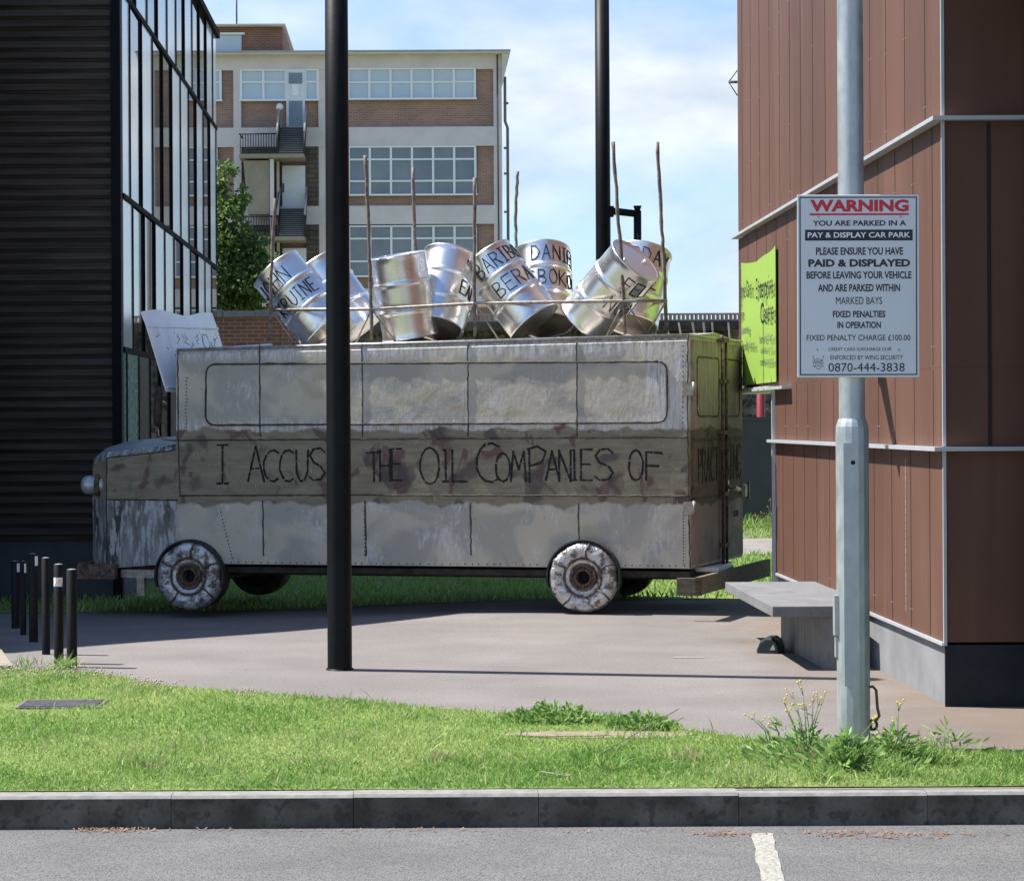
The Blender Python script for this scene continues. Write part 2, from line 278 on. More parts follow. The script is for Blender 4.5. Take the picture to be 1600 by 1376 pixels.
# bus skin: brushed and weathered steel, painted olive band with red-brown blotches
WIN = (-2.75, 2.33, 2.14, .30)
def busmat(name='weathered_bus_steel', gain=1.55, rgh=.12):
    m = bpy.data.materials.new(name); m.use_nodes = True; t = m.node_tree; b = t.nodes['Principled BSDF']
    N = t.nodes.new; K = t.links.new
    tcn = N('ShaderNodeTexCoord'); co = tcn.outputs['Object']; sp = N('ShaderNodeSeparateXYZ'); K(co, sp.inputs[0])
    def mapped(sc, rot=(0,0,0)):
        q = N('ShaderNodeMapping'); q.inputs['Scale'].default_value = sc; q.inputs['Rotation'].default_value = rot; K(co, q.inputs['Vector']); return q.outputs[0]
    def noise(vec, s, d=6, ro=.6, dist=0):
        n = N('ShaderNodeTexNoise'); n.inputs['Scale'].default_value = s; n.inputs['Detail'].default_value = d; n.inputs['Roughness'].default_value = ro; n.inputs['Distortion'].default_value = dist; K(vec, n.inputs['Vector']); return n.outputs['Fac']
    def ramp(f, a, bb, ca=(0,0,0), cb=(1,1,1)):
        r = N('ShaderNodeValToRGB'); r.color_ramp.elements[0].position = a; r.color_ramp.elements[1].position = bb; r.color_ramp.elements[0].color = (*ca,1); r.color_ramp.elements[1].color = (*cb,1); K(f, r.inputs['Fac']); return r.outputs['Color']
    def mix(f, A, B, mode='MIX'):
        q = N('ShaderNodeMix'); q.data_type = 'RGBA'; q.blend_type = mode
        if isinstance(f, float): q.inputs['Factor'].default_value = f
        else: K(f, q.inputs['Factor'])
        for nm, val in (('A', A), ('B', B)):
            if isinstance(val, tuple): q.inputs[nm].default_value = (*val, 1)
            else: K(val, q.inputs[nm])
        return q.outputs['Result']
    def math_(op, a, b_):
        q = N('ShaderNodeMath'); q.operation = op
        for i, val in enumerate((a, b_)):
            if isinstance(val, (int, float)): q.inputs[i].default_value = val
            else: K(val, q.inputs[i])
        return q.outputs[0]
    # silver-khaki ground colour, big camouflage swirls
    sw = noise(mapped((1,1,1.3), (0,.7,0)), 1.7, 2, .5, .6)
    base = ramp(sw, .44, .54, (.34,.308,.245), (.25,.236,.205))
    base = mix(ramp(noise(mapped((1,1,1.2),(0,-.6,0)), 2.1, 2, .5, .5), .61, .72), base, (.29,.265,.185))
    # brushed bare patches: short strokes
    st = noise(mapped((34,34,9), (0,.35,0)), 1.0, 5, .75, .6)
    pt = noise(mapped((1,1,1)), 2.4, 5, .65, .3)
    base = mix(ramp(math_('ADD', math_('MULTIPLY', st, .5), math_('MULTIPLY', pt, .5)), .53, .66), base, (.41,.405,.40))
    st2 = noise(mapped((4,4,34), (0,.2,0)), 1.0, 3, .7, .5)
    base = mix(ramp(math_('MULTIPLY', st2, ramp(noise(co, 1.6, 3), .5, .65)), .5, .66), base, (.27,.19,.125))
    dx_ = math_('SUBTRACT', math_('ABSOLUTE', math_('SUBTRACT', sp.outputs['X'], WIN[0]), 0), WIN[1]); dz_ = math_('SUBTRACT', math_('ABSOLUTE', math_('SUBTRACT', sp.outputs['Z'], WIN[2]), 0), WIN[3])
    dd = math_('ADD', math_('MAXIMUM', dx_, dz_), math_('MULTIPLY', math_('SUBTRACT', noise(co, 6, 5), .5), .12))
    mr0 = N('ShaderNodeMapRange'); mr0.inputs['From Min'].default_value = -.03; mr0.inputs['From Max'].default_value = .04; mr0.inputs['To Max'].default_value = .75; K(dd, mr0.inputs['Value'])
    up_ = N('ShaderNodeMapRange'); up_.inputs['From Min'].default_value = 1.55; up_.inputs['From Max'].default_value = 1.6; K(sp.outputs['Z'], up_.inputs['Value'])
    scuff = ramp(noise(mapped((30,30,4), (0,.08,0)), 1.0, 4, .7, .5), .42, .6)
    base = mix(math_('MULTIPLY', math_('MULTIPLY', mr0.outputs[0], up_.outputs[0]), scuff), base, (.43,.43,.435))
    # dark streaks below the top edge
    vs = noise(mapped((38,38,.9)), 1.0, 3, .7)
    tops = ramp(sp.outputs['Z'], 0, 1)   # placeholder scale, range set by next node
    mr = N('ShaderNodeMapRange'); mr.inputs['From Min'].default_value = 2.30; mr.inputs['From Max'].default_value = 2.62; K(sp.outputs['Z'], mr.inputs['Value'])
    base = mix(ramp(math_('MULTIPLY', vs, mr.outputs[0]), .38, .58), base, (.15,.125,.10))
    # painted band with a wavy border
    wv = noise(mapped((1,1,.01)), 2.0, 4, .6)
    def edge(z0, amp, up):
        d = math_('ADD', sp.outputs['Z'], math_('MULTIPLY', math_('SUBTRACT', wv, .5), amp))
        q = N('ShaderNodeMapRange'); q.inputs['From Min'].default_value = z0-.012; q.inputs['From Max'].default_value = z0+.012; q.inputs['To Min'].default_value = 0 if up else 1; q.inputs['To Max'].default_value = 1 if up else 0
        K(d, q.inputs['Value']); return q.outputs[0]
    band = math_('MULTIPLY', edge(1.03, .30, True), edge(1.745, -.26, False))
    olive = ramp(noise(mapped((3,3,14)), 1.0, 6, .65), .3, .72, (.115,.098,.064), (.205,.178,.128))
    olive = mix(ramp(noise(mapped((1.2,1,.8),(0,.5,0)), 3.4, 3, .55, .7), .575, .63, (0,0,0), (.85,)*3), olive, (.088,.045,.042))
    olive = mix(ramp(noise(mapped((1,1,1),(0,-.4,0)), 3.0, 2, .5, .4), .585, .65, (0,0,0), (.75,)*3), olive, (.05,.04,.04))
    colr = mix(band, base, olive)
    grime = noise(mapped((7,7,7)), 1.0, 8, .75)
    colr = mix(ramp(grime, .58, .75, (0,0,0), (.55,)*3), colr, (.085,.07,.055))
    sc_ = noise(mapped((60,60,9), (0,.5,0)), 1.0, 3, .7)
    colr = mix(ramp(sc_, .68, .78, (0,0,0), (.8,)*3), colr, (.46,.46,.47))
    colr = mix(1.0, colr, (gain if isinstance(gain, tuple) else (gain,)*3), 'MULTIPLY')
    K(colr, b.inputs['Base Color'])
    b.inputs['Specular IOR Level'].default_value = .3; K(ramp(pt, .4, .65, (.60+rgh,)*3, (.42+rgh,)*3), b.inputs['Roughness'])
    bn = N('ShaderNodeBump'); bn.inputs['Strength'].default_value = .5; bn.inputs['Distance'].default_value = .03; K(math_('ADD', math_('MULTIPLY', st, .25), noise(co, 2.2, 4)), bn.inputs['Height']); K(bn.outputs[0], b.inputs['Normal'])
    return m
M['bus'] = busmat(); M['reardoor'] = busmat('weathered_rear_door_steel', (1.0,.82,.92), .35)
M['hood'] = mat('scraped_dark_steel', (.055,.052,.048), (.36,.35,.335), 2.6, .5, metal=.2, lo=.36, hi=.66, stretch=(1.9,1.9,.5), detail=4, bump=.4, bscale=9, bdist=.02, c3=(.5,.51,.53), s3=10, f3=.8)
M['hoodtop'] = mat('bare_hood_steel', (.5,.52,.55), (.34,.34,.34), 6, .4, metal=.4)
M['wheelskin'] = mat('hammered_silver_sheet', (.64,.64,.64), (.34,.32,.30), 9, .35, metal=.55, bump=.9, bscale=7, bdist=.05, c3=(.09,.06,.045), s3=9, f3=.8)
M['tyre'] = mat('blackened_steel', (.018,.016,.015), (.05,.045,.04), 12, .8)

# ------------------------------------------------------------------ text
def text_mesh(name, body, w, h, m, parent, Mx, bold=0.0, depth=.0015, sx_=None):
    cu = bpy.data.curves.new(name, 'FONT'); cu.body = body; cu.size = 1; cu.offset = bold; cu.resolution_u = 3; cu.align_x = 'CENTER'
    tmp = bpy.data.objects.new(name, cu); COL.objects.link(tmp); dg = bpy.context.evaluated_depsgraph_get(); dg.update()
    me = bpy.data.meshes.new_from_object(tmp.evaluated_get(dg)); bpy.data.objects.remove(tmp); bpy.data.curves.remove(cu)
    co = np.empty(len(me.vertices)*3); me.vertices.foreach_get('co', co); co = co.reshape(-1,3)
    mn, mxx = co.min(0), co.max(0); co[:,0] = ((co[:,0]-mn[0])/(mxx[0]-mn[0])-.5)*w; co[:,1] = ((co[:,1]-mn[1])/(mxx[1]-mn[1])-.5)*h; co[:,2] = depth
    me.vertices.foreach_set('co', co.ravel()); me.transform(Mx); me.materials.clear(); me.materials.append(m); me.update()
    o = bpy.data.objects.new(name, me); COL.objects.link(o); o.parent = parent; return o
def arc(cx, cy, rx, ry, a0, a1, n=9): return [(cx+rx*math.cos(R(a0+(a1-a0)*i/n)), cy+ry*math.sin(R(a0+(a1-a0)*i/n))) for i in range(n+1)]
GL = {'A':[[(0,0),(.5,1),(1,0)],[(.2,.36),(.82,.38)]], 'B':[[(0,0),(0,1)],[(0,1),(.7,.95),(.85,.78),(.65,.58),(0,.5)],[(0,.5),(.8,.44),(1,.24),(.8,.05),(0,0)]],
 'C':[arc(.6,.5,.6,.5,55,305)], 'D':[[(0,0),(0,1)],[(0,1),(.6,.93),(1,.55),(.85,.2),(.5,.05),(0,0)]], 'E':[[(0,0),(0,1)],[(0,1),(1,1)],[(0,.52),(.8,.52)],[(0,0),(1,0)]],
 'F':[[(0,0),(0,1)],[(0,1),(1,.96)],[(0,.52),(.8,.5)]], 'G':[arc(.55,.5,.55,.5,55,330),[(.55,.42),(1.05,.42)]], 'H':[[(0,0),(0,1)],[(1,0),(1,1)],[(0,.48),(1,.5)]],
 'I':[[(.5,0),(.5,1)],[(.05,1),(.95,1)],[(.05,0),(.95,0)]], 'J':[[(.8,1),(.8,.25),(.55,.02),(.2,.05),(0,.25)]], 'K':[[(0,0),(0,1)],[(.95,1),(.05,.45),(1,0)]], 'L':[[(0,1),(0,0),(1,0)]],
 'M':[[(0,0),(.15,1),(.5,.4),(.85,1),(1,0)]], 'N':[[(0,0),(0,1),(1,0),(1,1)]], 'O':[arc(.5,.5,.5,.5,90,450,14)], 'P':[[(.1,0),(.1,1)],[(0,.92),(.55,1),(1,.85),(.8,.55),(.1,.45)]],
 'R':[[(0,0),(0,1)],[(0,1),(.8,.92),(.9,.7),(.6,.52),(0,.48)],[(.4,.5),(1,0)]], 'S':[[(1,.86),(.75,1),(.3,.98),(.08,.78),(.3,.56),(.75,.44),(1,.24),(.75,.03),(.3,0),(0,.12)]],
 'T':[[(.5,0),(.5,1)],[(0,.97),(1,1)]], 'U':[[(0,1),(.05,.25),(.35,0),(.7,.05),(.95,.3),(1,1)]], 'W':[[(0,1),(.25,0),(.5,.7),(.75,0),(1,1)]], 'X':[[(0,0),(1,1)],[(0,1),(1,0)]],
 'Y':[[(0,1),(.5,.5),(1,1)],[(.5,.5),(.5,0)]], 'Z':[[(0,1),(1,1),(0,0),(1,0)]]}
def strokes(mb, lines, w, fn, gap=.0, t=.004):
    """ribbons of width w along 2-D lines, laid on a surface by fn(a, b, lift); short stencil bridges are left open"""
    cnt = 0
    for ln in lines:
        pts = []
        for (a, b), (c, d) in zip(ln[:-1], ln[1:]):
            n = max(1, int(math.hypot(c-a, d-b)/.035)); pts += [(a+(c-a)*i/n, b+(d-b)*i/n) for i in range(n)]
        pts.append(ln[-1])
        for i in range(len(pts)-1):
            cnt += 1
            (a, b), (c, d) = pts[i], pts[i+1]; l = math.hypot(c-a, d-b)
            if l < 1e-6: continue
            ux, uy = (c-a)/l, (d-b)/l; e = w*.3
            if gap and cnt % 6 == 3: c, d = a+(c-a)*(1-gap), b+(d-b)*(1-gap); e = 0
            ww = w/2*(.75+.5*random.random()); px_, py_ = -uy*ww, ux*ww
            q = [(a-ux*e-px_, b-uy*e-py_), (c+ux*e-px_, d+uy*e-py_), (c+ux*e+px_, d+uy*e+py_), (a-ux*e+px_, b-uy*e+py_)]
            mb.hexa([fn(x, y, -.001) for x, y in q] + [fn(x, y, t+.0004*(cnt % 4)) for x, y in q])
# ================================================================== SETTING
def sheet(name, poly, m, dz=0.0, res=None, kind='structure'):
    mb = MB()
    if res:
        (x0, y0, x1, y1), (nx, ny) = poly, res
        mb.v = [(x0+(x1-x0)*i/nx, y0+(y1-y0)*j/ny, zg(x0+(x1-x0)*i/nx, y0+(y1-y0)*j/ny)+dz) for j in range(ny+1) for i in range(nx+1)]
        mb.f = [(j*(nx+1)+i, j*(nx+1)+i+1, (j+1)*(nx+1)+i+1, (j+1)*(nx+1)+i) for j in range(ny) for i in range(nx)]
        mb.m = [0]*len(mb.f); mb.sm = [True]*len(mb.f)
    else:
        mb.face([(x, y, zg(x, y)+dz) for x, y in poly])
    return tag(mb.build(name, m), kind=kind)
KY = 11.50                                                          # kerb front
sheet('ground', [(-400,-60),(400,-60),(400,900),(-400,900)], M['far_ground'], -.34)
sheet('road', [(-40,-8),(40,-8),(40,KY+.02),(-40,KY+.02)], M['road'], -.158)
sheet('pavement', (-22, KY+.1, 22, 24.2, ), M['pavement'], 0, (88, 52))
sheet('field', (-60, 23.4, 60, 120), M['far_ground'], -.03, (120, 100))
back_lawn = sheet('back_lawn', (-22, 24.05, 22, 32.2), M['lawn'], .006, (60, 40))
sheet('path', (-2, 32.0, 22, 36.4), M['path'], .012, (40, 8))
mb = MB(); xs = [gnd(px, 1236).x for px in (-20, 272, 553, 840, 1152)]
d = .915; xs = [xs[1]-d*k for k in range(9, 0, -1)] + xs[1:] + [xs[4]+d*k for k in range(1, 10)]
for a, b in zip(xs[:-1], xs[1:]):
    g = .0015; z1 = random.uniform(-.003,.003); y0 = KY+random.uniform(-.004,.004)
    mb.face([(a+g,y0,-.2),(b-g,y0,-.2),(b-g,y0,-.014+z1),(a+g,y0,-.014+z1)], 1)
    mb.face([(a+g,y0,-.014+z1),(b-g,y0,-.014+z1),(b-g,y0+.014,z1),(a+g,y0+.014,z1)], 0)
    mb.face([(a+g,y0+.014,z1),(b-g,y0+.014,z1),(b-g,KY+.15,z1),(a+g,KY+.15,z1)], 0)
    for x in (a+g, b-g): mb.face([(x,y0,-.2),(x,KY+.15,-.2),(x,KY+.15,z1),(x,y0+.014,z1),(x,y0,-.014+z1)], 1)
tag(mb.build('kerb', [M['kerb_top'], M['kerb_face']]), kind='structure')
# parking bay line
p0, p1 = gnd(1190, 1302, -.158), gnd(1212, 1395, -.158)
mb = MB(); n = 30; le = []; ri = []
dirv = (p1-p0).normalized()
for i in range(n+1):
    q = p0 + (p1-p0)*(i/n*2.2); le.append((q.x-.05+random.uniform(-.007,.007), q.y, -.154)); ri.append((q.x+.05+random.uniform(-.007,.007), q.y, -.154))
for i in range(n): mb.face([le[i], le[i+1], ri[i+1], ri[i]])
tag(mb.build('parking_line', M['line']), kind='structure')
# lawn in front
edge_px = [(-60,1040),(0,1042),(90,1043),(150,1050),(250,1068),(330,1076),(420,1082),(520,1090),(600,1097),(690,1106),(770,1112),(860,1113),(950,1116),(1020,1124),(1060,1138),(1130,1148),(1200,1156),(1290,1162),(1400,1168),(1500,1172),(1620,1178)]
edge = [gnd(a, b+3) for a, b in edge_px]; edge_xy = [(p.x, p.y) for p in edge]
lawn_poly = [(edge_xy[-1][0]+6, 12.6), (edge_xy[-1][0]+6, KY+.149), (-9, KY+.149), (-9, edge_xy[0][1]+.2)] + edge_xy
lawn_poly = lawn_poly[::-1]
def fan(poly, m, name, dz):
    mb = MB(); mb.v = [(x, y, dz) for x, y in poly]; mb.f = [tuple(range(len(poly)))]; mb.m = [0]; mb.sm = [False]
    o = mb.build(name, m); bm = bmesh.new(); bm.from_mesh(o.data); bmesh.ops.triangulate(bm, faces=bm.faces); bmesh.ops.recalc_face_normals(bm, faces=bm.faces)
    for f in bm.faces:
        if f.normal.z < 0: f.normal_flip()
    bm.to_mesh(o.data); bm.free(); return o
tag(fan(lawn_poly, M['lawn'], 'lawn', .006), kind='structure')
soil_c = [(940, 1150, .55, .17), (870,1150,.3,.10), (1335,1190,.35,.3)]
for k, (a, b, rx, ry) in enumerate(soil_c):
    c = gnd(a, b); q = [(c.x+rx*math.cos(t)*random.uniform(.8,1.15), c.y+ry*math.sin(t)*random.uniform(.8,1.15)) for t in [2*math.pi*i/18 for i in range(18)]]
    tag(fan(q, M['soil'], 'bare_soil', .011+.004*k), kind='structure')
# timber/concrete edging along the lawn
mb = MB()
for (x0, y0), (x1, y1) in zip(edge_xy[9:17], edge_xy[10:18]):
    mb.hexa([(x0,y0,-.05),(x1,y1,-.05),(x1,y1+.04,-.05),(x0,y0+.04,-.05),(x0,y0,.012),(x1,y1,.012),(x1,y1+.04,.012),(x0,y0+.04,.012)])
tag(mb.build('lawn_edging', M['kerb_top']), kind='structure')
mb = MB(); a, b = gnd(16, 1046), gnd(-40, 985)
mb.hexa([(a.x-.12,a.y,-.05),(a.x+.02,a.y,-.05),(b.x+.1,b.y,-.05),(b.x-.1,b.y,-.05),(a.x-.12,a.y,.03),(a.x+.02,a.y,.03),(b.x+.1,b.y,.03),(b.x-.1,b.y,.03)])
tag(mb.build('pale_kerb_edge', mat('cream_kerb', (.30,.27,.21), (.22,.2,.16), 10, .9)), kind='structure')
c = gnd(1076, 1027); mb = MB()
mb.face([(c.x-.13,c.y-.03,.004),(c.x+.1,c.y-.035,.004),(c.x+.14,c.y+.02,.004),(c.x-.1,c.y+.03,.004)]); tag(mb.build('paint_mark', M['line']), kind='structure')

# ------------------------------------------------------------------ left building
XW, YN, YF, HB = -3.23, 25.8, 38.0, 8.0
LB = thing('slatted_building', 'black slatted building with a tall glass side wall behind the front of the bus', 'building', (XW, YN, 0))
mb = MB(); z = .62; per = .1150
mb.box(-6.0, -.105, .0, .08, .55, 8.0, 0)
while z < HB-.05:
    # sloped louvre board
    mb.hexa([(-6,-.055,z),(-.107,-.055,z),(-.107,-.001,z+.02),(-6,-.001,z+.02),(-6,-.03,z+.07),(-.107,-.03,z+.07),(-.107,-.001,z+.085),(-6,-.001,z+.085)], 0); z += per
mb.build('slat_cladding', M['slat'], LB)
mb = MB(); mb.box(-.103, 0, -.07, .10, -.1, HB, 0); mb.build('corner_panel', M['navy'], LB)
mb = MB(); mb.box(-6, -.105, .02, .2, -.4, .548, 0); mb.box(-.06, -.03, .11, YF-YN, -.4, .3, 0); mb.build('plinth', M['dark_plinth'], LB)
mb = MB(); mb.prism([(-10,.21),(-.10,.21),(-.10,YF-YN),(-10,YF-YN)], -.3, HB-.02); mb.build('core', M['navy'], LB)
mb = MB()                                                            # wing that comes forward, out of the picture to the left
mb.prism([(-8.77,-5.9),(-5.07,-5.9),(-1.37,-1.9),(-1.37,-.1),(-8.77,-.1)], -.2, HB); mb.build('unseen_wing', M['slat'], LB)
mb = MB(); mb.box(-10, .06, -.08, YF-YN+.05, HB, HB+.10); mb.build('parapet', M['mullion'], LB)
levels = [(.3, 2.6, .35), (2.66, 4.28, .95), (4.34, 6.52, .75), (6.58, 8.0, .2)]
for zt in (2.60, 4.28, 6.52):
    mb = MB(); mb.box(-.06, .018, .1, YF-YN, zt, zt+.06); mb.build('transom', M['mullion'], LB)
pat = ['p','r','p','r','r','p','p','r','p','r','p']
for li, (z0, z1, off) in enumerate(levels):
    ys = [.10] + [off+1.13*k for k in range(0, 11) if off+1.13*k < YF-YN-.1] + [YF-YN]
    for k in range(len(ys)-1):
        a, b = ys[k]+.03, ys[k+1]-.03
        if li == 0: m = M['green_pane'] if k < 2 else (M['grey_pane'] if k in (2,5) else M['mirror'])
        else:
            c_ = pat[(k+(0 if li == 2 else 2*li)) % 11]; m = M['pale_panel'] if c_ == 'p' else M['mirror']
        mb = MB(); tw = -(b-a)*.0088 if m is M['mirror'] else 0
        mb.hexa([(-.03,a,z0),(-.0,a,z0),(tw,b,z0),(-.03,b,z0),(-.03,a,z1),(-.0,a,z1),(tw,b,z1),(-.03,b,z1)]); mb.build('glass_pane', m, LB)
        if k:
            mb = MB(); mb.box(-.05, .013, ys[k]-.03, ys[k]+.03, z0, z1); mb.build('mullion', M['mullion'], LB)
# ------------------------------------------------------------------ right building
A0 = gnd(1477, 1104); XR, YR0 = A0.x, A0.y
YR1 = 22.0; YR2 = 24.45; DW = 9.0
zl1 = at(1476, 705, YR0).z; zl2 = at(1470, 190, YR0).z; zp = at(1478, 1008, YR0).z; zs = 2.14
RB = thing('brown_clad_building', 'brown panelled building with pale ledges behind the galvanised post', 'building', (XR, YR0, 0))
mb = MB(); mb.prism([(0.02,.02),(DW,.02),(DW,YR1-YR0),(0.02,YR1-YR0)], -.1, zp-.004); mb.build('plinth', M['plinth'], RB)
mb = MB(); mb.box(.002, DW, .004, .019, -.1, zp-.006); mb.build('plinth_front', M['dark_grey'], RB)  # front strip, much darker grey than the concrete plinth behind it
mb = MB()
mb.prism([(0,0),(DW,0),(DW,YR1-YR0),(0,YR1-YR0)], zp+.02, zl1)
mb.prism([(0,0),(DW,0),(DW,YR1-YR0),(0,YR1-YR0)], zl1+.03, zs)
mb.prism([(0,0),(DW,0),(DW,YR2-YR0),(0,YR2-YR0)], zs+.001, zl2)
mb.prism([(0,0),(DW,0),(DW,YR2-YR0),(0,YR2-YR0)], zl2+.03, 7.5)
mb.build('wall', M['clad'], RB)
mb = MB(); g = .004
def seam_rows(ya, yb, z0, z1, off, step=.6):
    y = ya+off; k = 0
    while y < yb-.08:
        w_ = random.uniform(.003,.007)
        mb.box(-g*.6, 0.002, y-w_, y+w_, z0, z1, 0)
        zz = z0+.12
        while zz < z1-.05:
            if random.random() < .5:
                for s_ in (-.03, .03): mb.ball((-.001, y+s_, zz), .004, 1, 6, 4)
            zz += random.choice((.55,.6,1.1))
        y += step*random.uniform(.94,1.04); k += 1
seam_rows(0, YR1-YR0, zp+.03, zl1-.004, .42, .62); seam_rows(0, YR1-YR0, zl1+.035, zs-.01, .30, .62); seam_rows(0, YR2-YR0, zs+.02, zl2-.004, .30, .62); seam_rows(0, YR2-YR0, zl2+.035, 7.4, .50, .62)
for xx, z0, z1 in ((.29, zl1+.035, zl2-.01), (1.6, zl1+.035, zl2-.01), (.9, zp+.03, zl1-.01), (1.2, zl2+.035, 7.4)):
    mb.box(xx-.012, xx+.012, -.004, .002, z0, z1, 0)
mb.build('panel_joint', [M['seam'], M['clad_rivet']], RB)
mb = MB(); ys_ = XR*FPX/(1415-CX)-YR0
for zz in [zl1-.06-.055*i for i in range(19)]: mb.box(-.0035, -.0005, ys_-.006+random.uniform(-.003,.003), ys_+.006, zz-.05, zz-.004*random.random())
mb.build('pale_streak', M['clad_rivet'], RB)
mb = MB()
for z_, ye in ((zl1, YR1-YR0+.03), (zl2, YR2-YR0+.03)):
    mb.prism([(-.075,-.075),(DW,-.075),(DW,.0),(0,.0),(0,ye),(-.075,ye)], z_+.002, z_+.028)
ldg = mb.build('ledge', M['trim'], RB)
mb = MB(); mb.box(-.06, .3, YR1-YR0+.01, YR2-YR0+.03, zs-.05, zs-.004); mb.box(-.09, 0.0, YR1-YR0-1.0, YR2-YR0+.03, zs-.045, zs-.02); mb.build('soffit_trim', M['trim'], RB)
mb = MB()
for z0, z1 in ((zp+.0, zl1), (zl1+.032, zl2), (zl2+.032, 7.4)): mb.box(-.008, .012, -.010, .010, z0, z1)
mb.build('corner_trim', M['trim'], RB); mb = MB()
for z0, z1 in ((.0, zl1), (zl1+.032, zs-.06)): mb.box(-.03, .02, YR1-YR0-.01, YR1-YR0+.03, z0, z1)
mb.build('corner_trim', M['trim'], RB)
mb = MB(); mb.box(-.018, 0, .0, YR1-YR0, zp-.003, zp+.018); mb.build('flashing', M['trim'], RB)
mb = MB(); mb.prism([(.50,-3.0),(DW,-3.0),(DW,-.08),(.50,-.08)], -.1, 7.5); mb.build('unseen_wing', M['dark_grey'], RB)  # unseen dark block, added to cut sky and bounce light on the front face
mb = MB(); mb.prism([(-.06,-2.6),(.498,-2.6),(.498,-.08),(-.06,-.08)], 4.62, 4.85); mb.build('unseen_canopy', M['trim'], RB)  # unseen slab overhead, added to cut sky light on the front face
# wire bracket at the far upper corner
mb = MB(); yb_ = YR2-YR0+.02; zb = at(1155, 128, YR2).z
mb.tube([(0,yb_,zb),(-.09,yb_,zb-.0)], .014, 6); mb.tube([(0,yb_,zb+.12),(-.09,yb_,zb)], .006, 6); mb.tube([(0,yb_,zb-.14),(-.09,yb_,zb)], .006, 6); mb.build('wire_bracket', M['stick'], RB)
# column under the overhang
c = at(1189, 640, 44.0); mb = MB(); mb.lathe([(.078,-.1),(.078,4.6),(.001,4.6)], 24)
o = mb.build('red_column', M['redpole']); o.location = (c.x, 44.0, 0); tag(o, 'round red column rising from behind the dark hoarding', 'column')
# unseen rod behind the warning sign, added to cast a shadow on the panels
mb = MB(); rt, tp = Vector((XR-.0,17.05,2.3)), Vector((XR-.47,16.40,2.19))
mb.tube([rt, rt+(tp-rt)*.12], .10, 12); mb.tube([rt+(tp-rt)*.12, tp], [.085,.03], 10)
tag(mb.build('shadow_rod', M['black']), 'small dark rod hidden behind the warning sign, added for its shadow on the panels', 'wall light')
# ------------------------------------------------------------------ lime banner
BW0, BW1 = 21.75, 24.1; zb0, zb1 = 2.17, 3.42
BN = thing('banner', 'lime green banner with dark lettering on the brown wall', 'banner', (XR, (BW0+BW1)/2, 0))
mb = MB(); n = 24; h = (BW1-BW0)/2
f_ = lambda t: -.012 - .022*math.sin(t*math.pi*2.1+.4)**2
for i in range(n):
    t0, t1 = i/n, (i+1)/n; y0, y1 = h-2*h*t0, h-2*h*t1
    za, zb_ = zb1-.10*math.sin(t0*math.pi)*.6, zb1-.10*math.sin(t1*math.pi)*.6
    mb.hexa([(f_(t0)-.006,y0,zb0),(f_(t1)-.006,y1,zb0),(f_(t1),y1,zb0),(f_(t0),y0,zb0),(f_(t0)-.006,y0,za),(f_(t1)-.006,y1,zb_),(f_(t1),y1,zb_),(f_(t0),y0,za)])
mb.build('sheet', M['lime'], BN)
def on_banner(txt, yc, zc, w, h_, m, bold=0):
    Mx = Matrix.Translation((-.043, yc-(BW0+BW1)/2, zc)) @ Matrix(((0,0,-1,0),(-1,0,0,0),(0,1,0,0),(0,0,0,1)))
    text_mesh('lettering', txt, w, h_, m, BN, Mx, bold)
def ypx(px): return XR*FPX/(px-CX)
for txt, pa, pb, ya, yb, m, bo in [('Enterprise', 1190, 1219, 430, 474, 'ink', .0), ('Centre', 1197, 1220, 470, 503, 'ink', .0), ('home for North', 1195, 1219, 520, 534, 'inkgrey', 0), ("London's young", 1197, 1219, 540, 552, 'inkgrey', 0), ('creative businesses', 1196, 1220, 557, 569, 'inkgrey', 0),
   ('Bernie Grant', 1164, 1185, 438, 464, 'ink', 0), ('Arts', 1164, 1169, 466, 480, 'ink', 0), ('Centre', 1164, 1173, 482, 500, 'ink', 0), ('releasing', 1165, 1181, 508, 524, 'inkgrey', 0), ('culturally diverse', 1165, 1190, 532, 550, 'inkgrey', 0), ('arts', 1165, 1170, 556, 570, 'inkgrey', 0)]:
    y1, y0 = ypx(pa), ypx(pb-2); yc = (y0+y1)/2+.03; z1 = EYE+(CY-ya-3)*yc/FPX; z0 = EYE+(CY-yb-3)*yc/FPX
    on_banner(txt, yc, (z0+z1)/2, y1-y0, z1-z0, M[m], bo)
# ------------------------------------------------------------------ bus
SK = .1124                                                           # the rear is not quite square to the side
TH = math.radians(15); EX = Vector((math.cos(TH), -math.sin(TH), 0)); EYv = Vector((math.sin(TH), math.cos(TH), 0))
B0 = at(1078, 888, 22.1); BO = Vector((B0.x, B0.y, 0))
BUS = thing('memorial_bus', 'weathered steel bus sculpture with cut lettering along its side and drums on the roof', 'bus', BO, -TH)
def loc(p): q = p-BO; return Vector((q.dot(EX), q.dot(EYv), q.z))
def BS(px, py, v=0.0):                                               # point of the plane v metres behind the near side
    d = ray(px, py); o = Vector((0,0,EYE))-BO; k = (v-o.dot(EYv))/d.dot(EYv); return loc(Vector((0,0,EYE))+d*k)
def BR(px, py, x=0.0):                                               # point of the rear plane
    d = ray(px, py); o = Vector((0,0,EYE))-BO; k = (x-o.dot(EX)+SK*o.dot(EYv))/(d.dot(EX)-SK*d.dot(EYv)); return loc(Vector((0,0,EYE))+d*k)
BWD = 2.05
tl, tr, br_, bl = BS(275,547), BS(1077,524), BS(1079,888), BS(281,880)
xf, xr = tl.x, 0.0
zt_f, zt_r, zb_f, zb_r = tl.z, tr.z, bl.z, br_.z
def ztop(x): return zt_r+(zt_f-zt_r)*(x-xr)/(xf-xr)
def zbot(x): return zb_r+(zb_f-zb_r)*(x-xr)/(xf-xr)
mb = MB(); W_ = BWD
NX = 36
